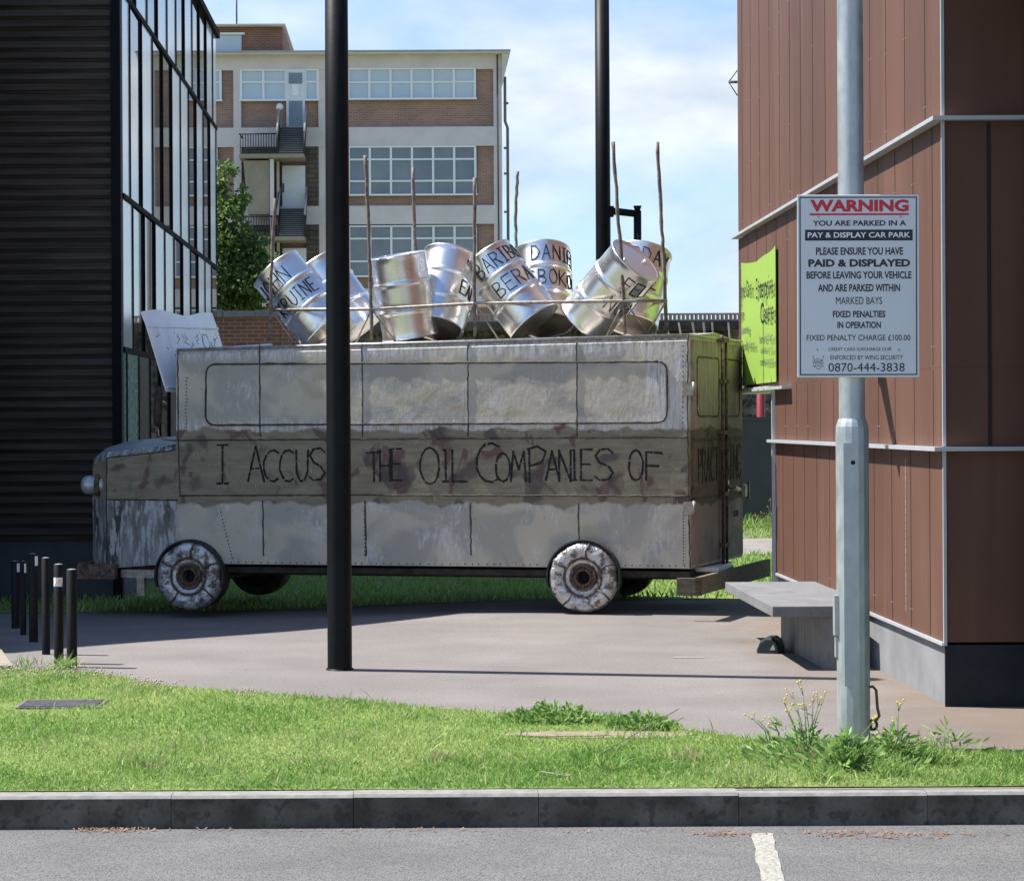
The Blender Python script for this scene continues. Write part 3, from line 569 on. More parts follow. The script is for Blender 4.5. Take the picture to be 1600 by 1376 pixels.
prof = lambda x: [(0,zbot(x)),(-.012,1.11),(-.012,1.66),(.012,ztop(x)-.05),(.05,ztop(x)),(W_*.5,ztop(x)+.06),(W_-.05,ztop(x)),(W_-.012,ztop(x)-.05),(W_+.01,1.66),(W_+.01,1.11),(W_,zbot(x))]
nn = len(prof(0)); n0 = len(mb.v)
for i in range(NX+1):
    x = xf+(xr-xf)*i/NX
    yo = 0.05*max(0, 1-(x-xf)/.12)**2 if False else 0
    for (y, z_) in prof(x): mb.v.append((x+SK*y*i/NX, y, z_))
for i in range(NX):
    for k in range(nn):
        k2 = (k+1) % nn
        mb.f.append((i*nn+k, (i+1)*nn+k, (i+1)*nn+k2, i*nn+k2)); mb.m.append(0); mb.sm.append(False)
mb.f.append(tuple(range(nn))); mb.m.append(0); mb.sm.append(False)
mb.f.append(tuple(NX*nn+k for k in reversed(range(nn)))); mb.m.append(0); mb.sm.append(False)
body = mb.build('body', M['bus'], BUS)
bm = bmesh.new(); bm.from_mesh(body.data); bmesh.ops.recalc_face_normals(bm, faces=bm.faces); bm.to_mesh(body.data); bm.free()
def bead_line(mb, pts, r=.008, jit=.004, step=.045, mi=0):
    out = []
    for (p, q) in zip(pts[:-1], pts[1:]):
        n = max(1, int((q-p).length/step)); out += [p+(q-p)*(i/n) for i in range(n)]
    out.append(pts[-1]); out = [p+Vector((random.uniform(-jit,jit), 0, random.uniform(-jit,jit))) for p in out]
    mb.tube(out, [r*random.uniform(.75,1.3) for _ in out], 6, mi)
def sideY(z_):   # outer face of the side at height z
    if z_ < 1.11: return -.012*(z_-.43)/.68
    if z_ < 1.66: return -.012
    return -.012+.024*(z_-1.66)/.93
def SP(px, py, lift=.0): p = BS(px, py); return Vector((p.x, sideY(p.z)-lift, p.z))
mb = MB()
for px in (405, 565, 730, 900): bead_line(mb, [SP(px, 534), SP(px, 567), SP(px+1, 568, .007), SP(px+2, 661, .007), SP(px+2, 664), SP(px+2, 682)], .0065)
for px in (411, 571, 735, 904): bead_line(mb, [SP(px, 782), SP(px+1, 868)], .0085)
bead_line(mb, [SP(277, 688), SP(560, 686), SP(1076, 683)], .008, .002); bead_line(mb, [SP(281, 774), SP(560, 773), SP(1077, 775)], .008, .002)
bead_line(mb, [SP(277,549), SP(279,680), SP(282,775)], .007); bead_line(mb, [SP(1074,524), SP(1075,700), SP(1078,886)], .007)
mb.build('weld_seam', M['bead'], BUS)
mb = MB()                                                            # rivets along hem and corners
def rivet(px, py): p = SP(px, py); mb.ball(p, .0075, 0, 6, 4)
for i in range(64): rivet(350+i*11.4+random.uniform(-1.5,1.5), 878+i*.09) if not 850 < 350+i*11.4 < 975 else None
for i in range(16): rivet(291+random.uniform(-1,1), 590+i*5.5)
for i in range(17): rivet(1068, 800+i*5); rivet(1067, 540+i*8)
for i in range(14): rivet(345+i*1.4, 800+i*5.5); rivet(570, 785+i*6.3)
mb.build('rivets', M['bead'], BUS)
mb = MB()                                                            # roof lip
mb.tube([Vector((xf-.0,.03,ztop(xf)+.005)), Vector((xr,.03,ztop(xr)+.005))], .014, 8); mb.tube([Vector((xr,.03,ztop(xr)+.005)), Vector((xr+SK*W_,W_-.03,ztop(xr)+.005))], .014, 8)
mb.build('roof_lip', mat('worn_bright_edge', (.55,.55,.55), (.3,.28,.25), 20, .4, metal=.5), BUS)
def rrect(x0, x1, y0, y1, r, fn, n=5):
    pts = []
    for cx_, cy_, a in ((x1-r,y0+r,-90),(x1-r,y1-r,0),(x0+r,y1-r,90),(x0+r,y0+r,180)):
        for i in range(n+1): pts.append(fn(cx_+r*math.cos(R(a+90*i/n)), cy_+r*math.sin(R(a+90*i/n))))
    return pts
def window_panel(pts, off, name='window'):
    mb = MB(); c_ = sum(pts, Vector())/len(pts); k = len(pts)
    fr = [p+off for p in pts]; mb.face(fr); mb.f[-1] = tuple(reversed(mb.f[-1]))
    for i in range(k): mb.face([pts[i]-off, pts[(i+1)%k]-off, fr[(i+1)%k], fr[i]])
    o = mb.build(name, M['bus'], BUS)
    bm = bmesh.new(); bm.from_mesh(o.data); bmesh.ops.recalc_face_normals(bm, faces=bm.faces); bm.to_mesh(o.data); bm.free()
    mb = MB(); bead_line(mb, [p+off for p in pts]+[pts[0]+off], .010, .002, .06); mb.build('weld_frame', M['bead'], o); return o
window_panel(rrect(322, 1042, 567, 662, 14, lambda a, b: SP(a, b+(682-a)*.006)), Vector((0,-.006,0)))
# rear doors
SHM = Matrix.Identity(4); SHM[0][1] = SK
def shear(o): o.data.transform(SHM); return o
for a0, a1, wa, wb in ((1080,1122,1086,1120), (1128,1157,1126.5,1152)):
    pa, pb = BR(a0, 700), BR(a1, 700); ya, yb = max(.04,pa.y), pb.y if a1 < 1150 else W_-.05
    mb = MB(); mb.box(0.0, .018, ya, yb, zb_r+.03, zt_r-.04); dr = shear(mb.build('rear_door', M['reardoor'], BUS))
    y0, y1 = BR(wa,600).y, min(W_-.1, BR(wb,600).y); r_ = .07
    pts = []
    for cy_, cz_, an in ((y1-r_,1.86+r_,-90),(y1-r_,2.42-r_,0),(y0+r_,2.42-r_,90),(y0+r_,1.86+r_,180)):
        for i in range(6): pts.append(Vector((.019, cy_+r_*math.cos(R(an+18*i)), cz_+r_*math.sin(R(an+18*i)))))
    mb = MB(); bead_line(mb, pts+[pts[0]], .008, .002, .06); shear(mb.build('window_outline', M['bead'], dr))
mb = MB()
for z_ in (1.64, 1.09): bead_line(mb, [Vector((.02,.05,z_)), Vector((.02,W_-.04,z_))], .008)
shear(mb.build('weld_seam', M['bead'], BUS))
yb1, yb2 = BR(1122,700).y, BR(1128,700).y
mb = MB(); mb.tube([(.045,yb1,.40),(.045,yb1,zt_r+.04)], .016, 8); mb.tube([(.045,yb2,.40),(.045,yb2,zt_r-.02)], .014, 8)
for z_ in (.6,1.1,1.7,2.2,2.6): mb.box(.0,.07,yb1-.03,yb2+.03,z_-.02,z_+.02)
shear(mb.build('door_bar', M['rust'], BUS))
mb = MB(); p = BR(1134,760); mb.tube([(.02,p.y-.08,p.z),(.09,p.y-.08,p.z),(.1,p.y+.14,p.z-.03)], .02, 8); mb.box(0.018,.04,p.y-.14,p.y-.02,p.z-.06,p.z+.06); shear(mb.build('door_handle', M['rail'], BUS))
for z_ in (2.11, 1.0):
    mb = MB(); mb.box(-.05,.05,-.035,-.008,z_-.06,z_+.06); mb.tube([(.05,-.02,z_-.065),(.05,-.02,z_+.065)], .018, 8); mb.box(.0,.03,-.02,.11,z_-.045,z_+.045); shear(mb.build('hinge', M['rail'], BUS))
mb = MB(); mb.tube([(.06,W_+.0,1.02),(.06,W_,1.2)], .02, 8); mb.box(0,.06,W_-.12,W_+.03,1.05,1.17); shear(mb.build('hinge', M['rail'], BUS))
mb = MB(); mb.box(.018,.026,1.62,1.70,.86,.92); mb.box(.018,.027,1.73,1.78,.86,.92); shear(mb.build('lock_slot', M['letter'], BUS))
# lettering
BOX = [('I',339,358,695,755),('A',388,413,697,752),('C',413,437,703,752),('C',438,460,703,752),('U',464,482,703,752),('S',483,508,700,750),('E',513,531,701,750),('T',573,596,706,752),('H',594,610,702,752),('E',613,628,701,750),('O',657,687,699,756),('I',692,702,703,752),('L',708,730,703,752),('C',745,782,692,753),('O',775,797,708,752),('M',799,822,705,752),('P',825,853,697,753),('A',853,874,704,750),('N',874,892,703,752),('I',894,902,703,750),('E',908,926,702,750),('S',929,958,701,750),('O',983,1005,703,750),('F',1010,1035,706,750)]
for w0_, w1_ in ((0,1),(1,7),(7,10),(10,13),(13,22),(22,24)):
    mb = MB()
    for ch, x0, x1, y0, y1 in BOX[w0_:w1_]:
        a, b = SP(x0, y1), SP(x1, y0); fn = lambda u, v, l: (u, -.012-l, v)
        strokes(mb, [[(a.x+(b.x-a.x)*u+random.uniform(-.004,.004), a.z+(b.z-a.z)*v) for u, v in ln] for ln in GL[ch]], .018, fn, .35)
    mb.build('lettering', M['letter'], BUS)
mb = MB()
for i, ch in enumerate('PRACTISING'):
    x0 = 1088+i*6.5 + (3 if i > 4 else 0); a, b = BR(x0, 754-i*.9), BR(x0+5, 702-i*.9)
    if ch in 'I': a.y += .03; b.y -= .03
    strokes(mb, [[(a.y+(b.y-a.y)*u, a.z+(b.z-a.z)*v) for u, v in ln] for ln in GL[ch]], .018, lambda u, v, l: (.019+l, u, v), .3)
shear(mb.build('lettering', M['letter'], BUS))
# bonnet
mb = MB(); rings = []
for x, ya, yb, zt_, zb_ in ((xf+.01,.0,W_,1.615,zb_f),(xf-.78,.09,W_-.09,1.535,.37),(xf-1.0,.26,W_-.26,1.47,.37)):
    cr_ = .10
    rings.append([(x,ya,zb_),(x,ya-.012,1.06),(x,ya+.0,zt_-.06),(x,ya+.05,zt_),(x,(ya+yb)/2-.4,zt_+cr_),(x,(ya+yb)/2+.4,zt_+cr_),(x,yb-.05,zt_),(x,yb,zt_-.06),(x,yb,1.06),(x,yb,zb_)])
for r0, r1 in zip(rings[:-1], rings[1:]):
    for k in range(10):
        k2 = (k+1) % 10; mi = 1 if k in (3,4,5) else (2 if k in (1,) else 0)
        mb.face([r1[k], r0[k], r0[k2], r1[k2]], mi)
mb.face(list(reversed(rings[-1])), 0)
hood = mb.build('bonnet', [M['hood'], M['hoodtop'], M['bus']], BUS)
bm = bmesh.new(); bm.from_mesh(hood.data); bmesh.ops.remove_doubles(bm, verts=bm.verts, dist=1e-4); bmesh.ops.recalc_face_normals(bm, faces=bm.faces); bm.to_mesh(hood.data); bm.free()
mb = MB(); v_ = [Vector(r[1])+Vector((0,-.004,0)) for r in rings[:2]]; bead_line(mb, v_, .007); v_ = [Vector(r[2])+Vector((0,-.004,0)) for r in rings[:2]]; bead_line(mb, v_, .006)
bead_line(mb, [Vector(q)+Vector((0,-.004,0)) for q in rings[1][:3]], .007); mb.build('weld_seam', M['bead'], hood)
for y in (.20, W_-.32):
    mb = MB(); Mx = Matrix.Translation((xf-.95,y,1.20)) @ Matrix.Rotation(R(-90),4,'Y')
    mb.lathe([(.001,.145),(.045,.14),(.08,.12),(.094,.09),(.096,.03),(.085,.02),(.085,-.1),(.06,-.12)], 24, 0, Mx); hl = mb.build('headlight', M['hoodtop'], BUS); mb = MB(); mb.lathe([(.086,-.02),(.112,-.03),(.112,-.07),(.08,-.08)], 24, 0, Mx); mb.build('bezel', M['rust'], hl)
# mirror
mb = MB(); c_ = BS(247, 635, -.10); 
mb.lathe([(.001,-.21),(.035,-.2),(.052,-.14),(.055,0),(.052,.14),(.035,.2),(.001,.21)], 14, 0, Matrix.Translation(c_) @ Matrix.Rotation(.06,4,'Y') @ Matrix.Diagonal((.75,1,.95,1)))
mi_ = mb.build('wing_mirror', M['tyre'], BUS)
mb = MB(); e_ = BS(275, 688, .03); mb.tube([c_-Vector((0,0,.2)), c_-Vector((-.005,0,.29)), c_-Vector((-.04,-.03,.325)), Vector((e_.x+.02,.03,c_.z-.34))], .009, 8); mb.build('stalk', M['rail'], mi_)
# white front flap
q = [BS(258,612,.0), BS(219,488,.02)]; a_, b_ = q
mb = MB(); n = 14; wv = [0,.03,.02,.0,-.01,-.015,-.02]
def fp(t, s_):    # t across (v), s_ up
    base = a_+(b_-a_)*s_; v = .02+2.05*t
    sag = .0
    if s_ > .99: sag = .02*math.sin(t*math.pi*2.4+.3)*(1-.6*t)+.012*math.sin(t*9)
    return Vector((base.x + (.10*math.sin(min(1,t*1.15)*math.pi)*s_*0.5), v, base.z+sag+.07*t*s_))
svals = [0,.08,.8,.86,1.0]
mb.v = []; 
for off in (0, .012):
    for s_ in svals:
        for i in range(n+1):
            p = fp(i/n, s_); mb.v.append((p.x+off+(.012 if abs(s_-.83) < .05 else 0), p.y, p.z))
ns = len(svals); 
for l_ in (0, 1):
    for j in range(ns-1):
        for i in range(n):
            q0 = l_*ns*(n+1)+j*(n+1)+i; f = (q0, q0+1, q0+n+2, q0+n+1); mb.f.append(f if l_ else tuple(reversed(f))); mb.m.append(0); mb.sm.append(False)
s0 = ns*(n+1)
for j in range(ns-1):
    for i in (0, n): q0 = j*(n+1)+i; mb.f.append((q0, q0+n+1, q0+n+1+s0, q0+s0)); mb.m.append(0); mb.sm.append(False)
for i in range(n):
    for j in (0, ns-1): q0 = j*(n+1)+i; mb.f.append((q0, q0+1, q0+1+s0, q0+s0)); mb.m.append(0); mb.sm.append(False)
flap = mb.build('front_flap', M['white'], BUS)
mb = MB(); bead_line(mb, [fp(t, .82)+Vector((.026,0,0)) for t in (0,.25,.5,.75,1)], .012, .001); bead_line(mb, [fp(.02, .06)+Vector((.02,0,0)), fp(1,.06)+Vector((.02,0,0))], .010, .001)
for t in (.22,.8): bead_line(mb, [fp(t,.08)+Vector((.018,0,0)), fp(t,.8)+Vector((.018,0,0))], .009, .001)
mb.build('rib', M['white'], flap)
mb = MB(); bead_line(mb, [fp(.25,.52)+Vector((.03,0,0)), Vector((xf+.9,.3,zt_f+.05))], .012, .001); mb.build('stay', M['white'], flap)
mb = MB()                                                            # scratched drawing on the flap
for k in range(26):
    t = random.uniform(.05,.95); s_ = random.uniform(.5,.78); pts = [fp(t+random.uniform(-.02,.02)*i, s_-.03*i)+Vector((.020,0,0)) for i in range(random.randint(2,5))]
    mb.tube(pts, .0055, 4)
pts = [fp(.75+.06*math.cos(an), .64+.11*math.sin(an))+Vector((.020,0,0)) for an in [i*math.pi/3 for i in range(7)]]; mb.tube(pts, .0065, 4)
mb.build('scratches', mat('grey_scratch', (.14,.15,.2), None), flap)
# wheels
def wheel(name, c_, r_, near=True):
    w = bpy.data.objects.new(name, None); COL.objects.link(w); w.parent = BUS; w.location = c_
    Mx = Matrix.Rotation(R(90),4,'X')
    mb = MB(); mb.lathe([(r_*.72,.02),(r_*.95,.0),(r_*.985,-.03),(r_*.985,-.22),(r_*.8,-.26),(.01,-.26)], 40, 0, Mx); mb.build('tyre', M['tyre'], w)
    if near:
        mb = MB(); seg = 44
        prof_ = [(.001,-.03),(r_*.17,-.03),(r_*.22,.055),(r_*.34,.06),(r_*.36,.055),(r_*.52,.07),(r_*.55,.075),(r_*.75,.095),(r_*.92,.08),(r_*.985,.045),(r_,.0),(r_*.985,-.04)]
        for i, (rr, zz) in enumerate(prof_):
            for k in range(seg):
                an = 2*math.pi*k/seg; j = (.006*math.sin(an*7+i)+random.uniform(-.006,.006)) if i > 5 else 0
                mb.v.append(tuple(Mx @ Vector((rr*math.cos(an), rr*math.sin(an), zz+j))))
        for i in range(len(prof_)-1):
            for k in range(seg):
                mb.f.append((i*seg+k, i*seg+(k+1)%seg, (i+1)*seg+(k+1)%seg, (i+1)*seg+k)); mb.m.append(2 if i < 1 else (1 if i < 3 else 0)); mb.sm.append(i > 4)
        mb.build('hub_disc', [M['wheelskin'], M['rust'], M['letter']], w)
        mb = MB()
        for rr, zz, tk in ((r_*.22,.065,.012),(r_*.35,.066,.014),(r_*.53,.078,.013)): mb.tube([Mx @ Vector((rr*math.cos(a), rr*math.sin(a), zz)) for a in [2*math.pi*i/40 for i in range(41)]], tk, 6)
        for an in (R(25), R(-38), R(150), R(235), R(80)): 
            mb.tube([Mx @ Vector((q_*math.cos(an+dd), q_*math.sin(an+dd), z_)) for q_, z_, dd in ((r_*.53,.08,0),(r_*.75,.108,.05),(r_*.97,.065,-.02))], .009, 6)
        for k in range(8): mb.ball(Mx @ Vector((r_*.28*math.cos(k*math.pi/4), r_*.28*math.sin(k*math.pi/4), .065)), .014, 0, 6, 4)
        mb.build('rim_ring', M['rust'], w)
        mb = MB(); ring = [(r_*1.02,-.02),(r_*1.065,-.02),(r_*1.065,.07),(r_*1.02,.07)]
        N_ = 26
        for i in range(N_):
            a, b = R(-18+216*i/N_), R(-18+216*(i+1)/N_)
            P_ = lambda an, q_: Mx @ Vector((q_[0]*math.cos(an), q_[0]*math.sin(an), q_[1]))
            for k in range(4): mb.face([P_(a,ring[k]), P_(a,ring[(k+1)%4]), P_(b,ring[(k+1)%4]), P_(b,ring[k])])
        mb.build('wheel_arch', M['tyre'], w)
    return w
for (px, py, pr) in ((295,900,54),(911,902,55.5)):
    c_ = BS(px, py, -.08); r_ = pr/FPX*(BO+EX*c_.x+EYv*-.08).y
    g_ = zg(*(BO+EX*c_.x)[:2]); c_.z = max(c_.z, g_+r_)
    wheel('wheel', Vector((c_.x, -.02, c_.z)), r_); wheel('wheel', Vector((c_.x, W_-.06, c_.z)), r_, False)
# chassis, bumpers
mb = MB(); mb.box(xf-.6, -.02, .12, W_-.12, .345, .40)
for y in (.5, W_-.6): mb.box(xf-.95, .2, y, y+.12, .30, .38)
mb.box(-1.25,-1.1,.2,W_-.2,.24,.38); mb.box(xf+.2,xf+.3,.3,W_-.3,.24,.36)
mb.build('chassis', M['tyre'], BUS)
mb = MB(); p = BS(121, 875, -.02); q_ = BS(180, 876, -.02); 
mb.box(p.x, p.x+.07, .0, W_-.05, .29, .43); mb.box(p.x+.0, q_.x, -.03, .04, .27, .42); mb.build('front_bumper', M['rust'], BUS)
mb = MB(); mb.box(q_.x+.01, xf+.0, .10, .16, .28, .36); mb.box(q_.x+.18, q_.x+.26, .1, .16, .1, .28); mb.build('bumper_bracket', M['rail'], BUS)
p, q_ = BR(1100, 905, .30), BR(1183, 880, .30)
mb = MB(); mb.hexa([(.22,p.y,.24),(.27,p.y,.24),(.27,W_+.05,.24),(.22,W_+.05,.24),(.22,p.y,.40),(.27,p.y,.40),(.27,W_+.05,.41),(.22,W_+.05,.41)])
mb.box(.05,.27,p.y-.0,p.y+.05,.23,.39); bump = shear(mb.build('rear_bumper', M['skirt'], BUS))
mb = MB(); mb.box(-.2,.2,.5,1.5,.37,.42); mb.build('bumper_bracket', M['white'], BUS)
# roof rail, rods
mb = MB(); pts = [BS(x, y, .12) for x, y in ((424,484),(581,483),(742,474),(976,470),(1041,470))]
mb.tube(pts, .017, 8); far = [BS(x, y, 1.5) for x, y in ((436,484),(590,482),(750,478),(950,474),(1030,473))]; mb.tube(far, .015, 8)
for i in (0, 4): mb.tube([pts[i], far[i]], .014, 8)
for i in range(4):
    a, b = pts[i], pts[i+1]; zr = ztop(a.x)+.03
    mb.tube([a, Vector((a.x+.2,.25,zr))], .009, 6); mb.tube([b, Vector((b.x-.2,.22,zr))], .009, 6)
mb.build('roof_rail', M['rail'], BUS)
for pl, v, r_ in (([(421,530),(424,430),(430,310)],.12,.018),([(581,530),(578,420),(575,330),(571,243)],.12,.019),([(655,500),(649,385),(645,262)],1.3,.017),([(742,526),(741,400),(742,278)],.12,.018),([(806,500),(806,380),(806,320),(809,268)],1.3,.017),([(977,522),(972,430),(964,310),(958,222)],.12,.018),([(1042,520),(1037,400),(1032,320),(1027,222)],.5,.018)):
    mb = MB(); pts = [BS(x, y, v) for x, y in pl]; fine = []
    for a, b in zip(pts[:-1], pts[1:]): fine += [a+(b-a)*(i/6) for i in range(6)]
    fine.append(pts[-1]); fine = [p+Vector((random.uniform(-.005,.005),random.uniform(-.005,.005),0)) for p in fine]
    mb.tube(fine, [r_*random.uniform(.85,1.1) for _ in fine], 8); mb.build('rod', M['stick'], BUS)
# ------------------------------------------------------------------ oil drums
DR, DLN = .275, .82
def drum(top, bot, v, dy, label, rows, ph0=0.0, dirty=False):
    wt, wb = BS(*top, v), BS(*bot, v)
    to = lambda p: BO+EX*p.x+EYv*p.y+Vector((0,0,p.z))
    T, Bt = to(wt), to(wb); ax = T-Bt; l = ax.length; ax = ax.normalized()*math.sqrt(max(.1, 1-dy*dy)) + Vector((0, dy, 0)); ax.normalize()
    c_ = (T+Bt)/2
    root = thing('oil_drum', label, 'oil drum', c_, 0, 'steel drums on the bus roof')
    root.rotation_mode = 'QUATERNION'; root.rotation_quaternion = ax.to_track_quat('Z', 'Y')
    Mw = Matrix.Translation(c_) @ ax.to_track_quat('Z','Y').to_matrix().to_4x4()
    h = DLN/2; mb = MB()
    def rib(z_): return [(DR,z_-.04),(DR,z_-.024),(DR+.010,z_-.012),(DR+.013,z_),(DR+.010,z_+.012),(DR,z_+.024),(DR,z_+.04)]
    pr = [(DR-.015,-h+.012),(DR+.004,-h),(DR+.006,-h+.014),(DR,-h+.024)] + rib(-h/3) + rib(h/3) + [(DR,h-.024),(DR+.006,h-.014),(DR+.004,h),(DR-.015,h-.012)]
    full = []
    for a, b in zip(pr[:-1], pr[1:]):
        full.append(a)
        if b[1]-a[1] > .12: full += [(a[0]+random.uniform(-.0025,.0025), a[1]+(b[1]-a[1])*t) for t in (.25,.5,.75)]
    full.append(pr[-1]); mb.lathe(full, 48); ph1, ph2, dz1 = random.uniform(0,6), random.uniform(0,6), random.uniform(-.3,.3)
    for i_, (x_, y_, z_) in enumerate(mb.v):
        a_ = math.atan2(y_, x_); k_ = 1+.004*math.sin(2*a_+ph1)+.0015*math.sin(3*a_+ph2+z_*4)-.018*math.exp(-(((a_-ph2+3) % 6.28-3)/.28)**2-((z_-dz1)/.12)**2)*(abs(z_) < .38)
        mb.v[i_] = (x_*k_, y_*k_, z_)
    mb.build('shell', M['drum'], root)
    mb = MB(); mb.lathe([(DR-.014,h-.013),(.001,h-.013)], 40, 0, None, False); mb.lathe([(.028,h-.013),(.028,h+.003),(.001,h+.003)], 12, 0, Matrix.Translation((DR*.68,0,0))); mb.lathe([(.016,h-.013),(.016,h+.0),(.001,h+.0)], 10, 0, Matrix.Translation((-DR*.68,0,0)))
    mb.build('lid', M['drum'], root)
    mb = MB(); mb.lathe([(.001,-h+.013),(DR-.014,-h+.013)], 40, 0, None, False); mb.build('bottom', M['drumdark'] if dirty else M['drum'], root)
    if rows:
        cl = Mw.inverted() @ Vector((0,0,EYE)); ph = math.atan2(cl.y, cl.x)+ph0
        for txt, s0, zc, lh, lw in rows:
            s_ = s0; mb = MB()
            for ch in txt:
                w_ = lw*(.45 if ch == 'I' else .74)
                fn = lambda u, v_, l_: ((DR+.002+l_)*math.cos(ph+u/DR), (DR+l_)*math.sin(ph+u/DR), v_)
                strokes(mb, [[(s_+w_*u+random.uniform(-.003,.003), zc-lh/2+lh*v_) for u, v_ in ln] for ln in GL[ch]], .0085, fn, .0, .006); s_ += w_+lw*.3
            mb.build('lettering', M['letter'], root)
    return root
drum((437,428),(505,508),.50,.0,'steel drum lettered HN over PUINE, leaning left at the front end of the roof', [('JOHN',-.34,.25,.15,.105),('KPUINE',-.29,0.0,.15,.092)])
drum((498,424),(556,506),1.0,.0,'plain steel drum leaning left, half hidden by the black pole', None)
drum((622,404),(641,521),.45,-.16,'nearly upright plain steel drum with its lid showing, right of the black pole', None)
drum((703,408),(682,505),.85,.42,'bright steel drum leaning back between the upright drum and the BARIB drum', [('NORDU',.12,.24,.13,.09),('EAWO',.10,0.0,.14,.09)], .25, True)
drum((763,408),(831,498),.45,.08,'steel drum lettered BARIB over BERA, leaning left', [('BARIBOR',-.17,.265,.155,.10),('BERA',-.12,0.0,.155,.115)])
drum((849,400),(851,502),1.0,.40,'steel drum lettered DANIE over GBOKO, standing behind the BARIB drum', [('DANIEL',-.11,.27,.155,.105),('GBOKOO',-.16,0.0,.155,.105)], 0, True)
drum((990,410),(917,498),.45,-.30,'steel drum lettered FE, leaning right with its lid showing', [('FELIX',.06,.25,.14,.105),('NUATE',.05,0.0,.15,.105)])
drum((1008,402),(985,500),1.7,.38,'steel drum lettered DAY, behind the drum leaning right', [('SATURDAY',-.62,.27,.15,.115),('DOBEE',-.4,0.0,.15,.12)], 0, True)
# ------------------------------------------------------------------ poles
def pole(px, base, Y, r_, H, label, name='lamp_post'):
    c_ = gnd(px, base) if base else at(px, CY, Y); Y = c_.y
    root = thing(name, label, 'lamp post', (c_.x, c_.y, zg(c_.x, c_.y)))
    mb = MB(); mb.lathe([(r_+.001,-.1),(r_+.001,1.2),(r_-.002,H*.6),(r_-.006,H),(.001,H+.005)], 40); mb.build('shaft', M['black'], root)
    return root, c_
P1, c1 = pole(531, 1046, None, .0890, 5.8, 'tall black round post standing on the paving in front of the bus')
mb = MB(); mb.lathe([(.1,-.02),(.1,.012),(.088,.012)], 40); mb.build('base_ring', M['black'], P1)
mb = MB(); mb.lathe([(.02,5.8),(.10,5.81),(.12,5.84),(.001,5.9)], 24); mb.build('lamp_head', M['black'], P1)
P2, c2 = pole(944, None, 27.4, .0885, 7.0, 'black post with a bracket arm rising behind the bus')
za = at(975, 332, 27.4).z; xa = at(996, 332, 27.4).x-c2.x
mb = MB(); mb.tube([(.08,0,za+.02),(xa+.02,0,za-.02)], .042, 14); mb.tube([(xa,0,za+.02),(xa,0,za-1.2)], .045, 14); mb.tube([(xa,0,za+.02),(xa,0,za+.075)], [.03,.05], 12); mb.box(.05,.12,-.07,.07,za-.05,za+.07); mb.build('bracket_arm', M['black'], P2)
mb = MB(); mb.tube([(xa,0,za-1.2),(xa,0,za-1.32),(xa,0,za-1.5)], [.05,.14,.16], 16); mb.build('lamp_head', M['black'], P2)
# galvanised post with warning sign
cp = gnd(1334, 1168); YP = cp.y
GP = thing('galvanised_post', 'galvanised steel street light post rising from weeds by the kerb', 'post', (cp.x, cp.y, 0)); ppm = FPX/YP
mb = MB(); rb, rt_ = 25.5/ppm, 20.2/ppm; zsld = at(1334, 658, YP).z
mb.lathe([(rb*1.0,-.1),(rb,zsld-.06),(rb*.98,zsld-.03),(rb*.9,zsld-.005),(rt_*1.03,zsld+.015)], 16, 0, Matrix.Rotation(R(11),4,'Z'), False); mb.build('base_section', M['galv'], GP)
mb = MB(); mb.lathe([(rt_,zsld+.0),(rt_*.985,4.6),(rt_*.85,6.5),(.001,6.51)], 36); mb.build('shaft', M['galv'], GP)
mb = MB(); mb.box(-rb*.72,-rb*.02+.02,-rb*1.01,-rb*.85,.35,zsld-.12); mb.build('access_door', M['galv'], GP)
GPx = cp.x
p = at(1328, 722, YP); mb = MB(); mb.lathe([(.012,0),(.012,.004),(.001,.004)], 12, 0, Matrix.Translation((p.x-cp.x,-rb*1.02,p.z)) @ Matrix.Rotation(R(90),4,'X')); mb.build('lock', M['letter'], GP)
mb = MB(); pts = [at(x, y, YP-.02)-Vector((cp.x,cp.y,0)) for x, y in ((1357,1073),(1364,1072),(1369,1078),(1371,1105),(1374,1118),(1370,1124),(1362,1126))]
mb.tube(pts, .008, 8)
for yy in (1132, 1155):
    c_ = at(1364, yy, YP)-Vector((cp.x,cp.y,0)); mb.tube([c_+Vector((.022*math.cos(a), 0, .026*math.sin(a))) for a in [2*math.pi*i/14 for i in range(15)]], .008, 6); mb.box(c_.x-.03,c_.x-.005,-.01,.01,c_.z-.03,c_.z+.03)
mb.build('hasp', M['rust'], GP)
p = at(1304, 958, YP)-Vector((cp.x,cp.y,0)); mb = MB(); mb.box(-rb-.016,-rb+.01,-.03,.03,p.z-.12,p.z+.10); mb.box(-rb-.01,-rb+.01,-.02,.02,p.z-.24,p.z-.13); mb.build('side_plate', M['galv'], GP)
YS = YP-rb-.012
s00, s11 = at(1246.5, 590, YS), at(1435.5, 304, YS); sw_, sh_ = s11.x-s00.x, s11.z-s00.z
WS = thing('warning_sign', 'white parking warning sign with red WARNING heading, fixed to the galvanised post', 'sign', ((s00.x+s11.x)/2, YS, (s00.z+s11.z)/2), 0)
WS.rotation_euler = (0, R(0.15), 0)
mb = MB(); mb.box(-sw_/2, sw_/2, -.003, .003, -sh_/2, sh_/2); bevel(mb.build('panel', M['signboard'], WS), .002, 1)
mb = MB(); i0 = .0125; t_ = .006
for x0, x1, z0, z1 in ((-sw_/2+i0,sw_/2-i0,sh_/2-i0*.9-t_,sh_/2-i0*.9),(-sw_/2+i0,sw_/2-i0,-sh_/2+i0,-sh_/2+i0+t_),(-sw_/2+i0,-sw_/2+i0+t_,-sh_/2+i0+t_,sh_/2-i0*.9-t_),(sw_/2-i0-t_,sw_/2-i0,-sh_/2+i0+t_,sh_/2-i0*.9-t_)):
    mb.face([(x0,-.0042,z0),(x1,-.0042,z0),(x1,-.0042,z1),(x0,-.0042,z1)])
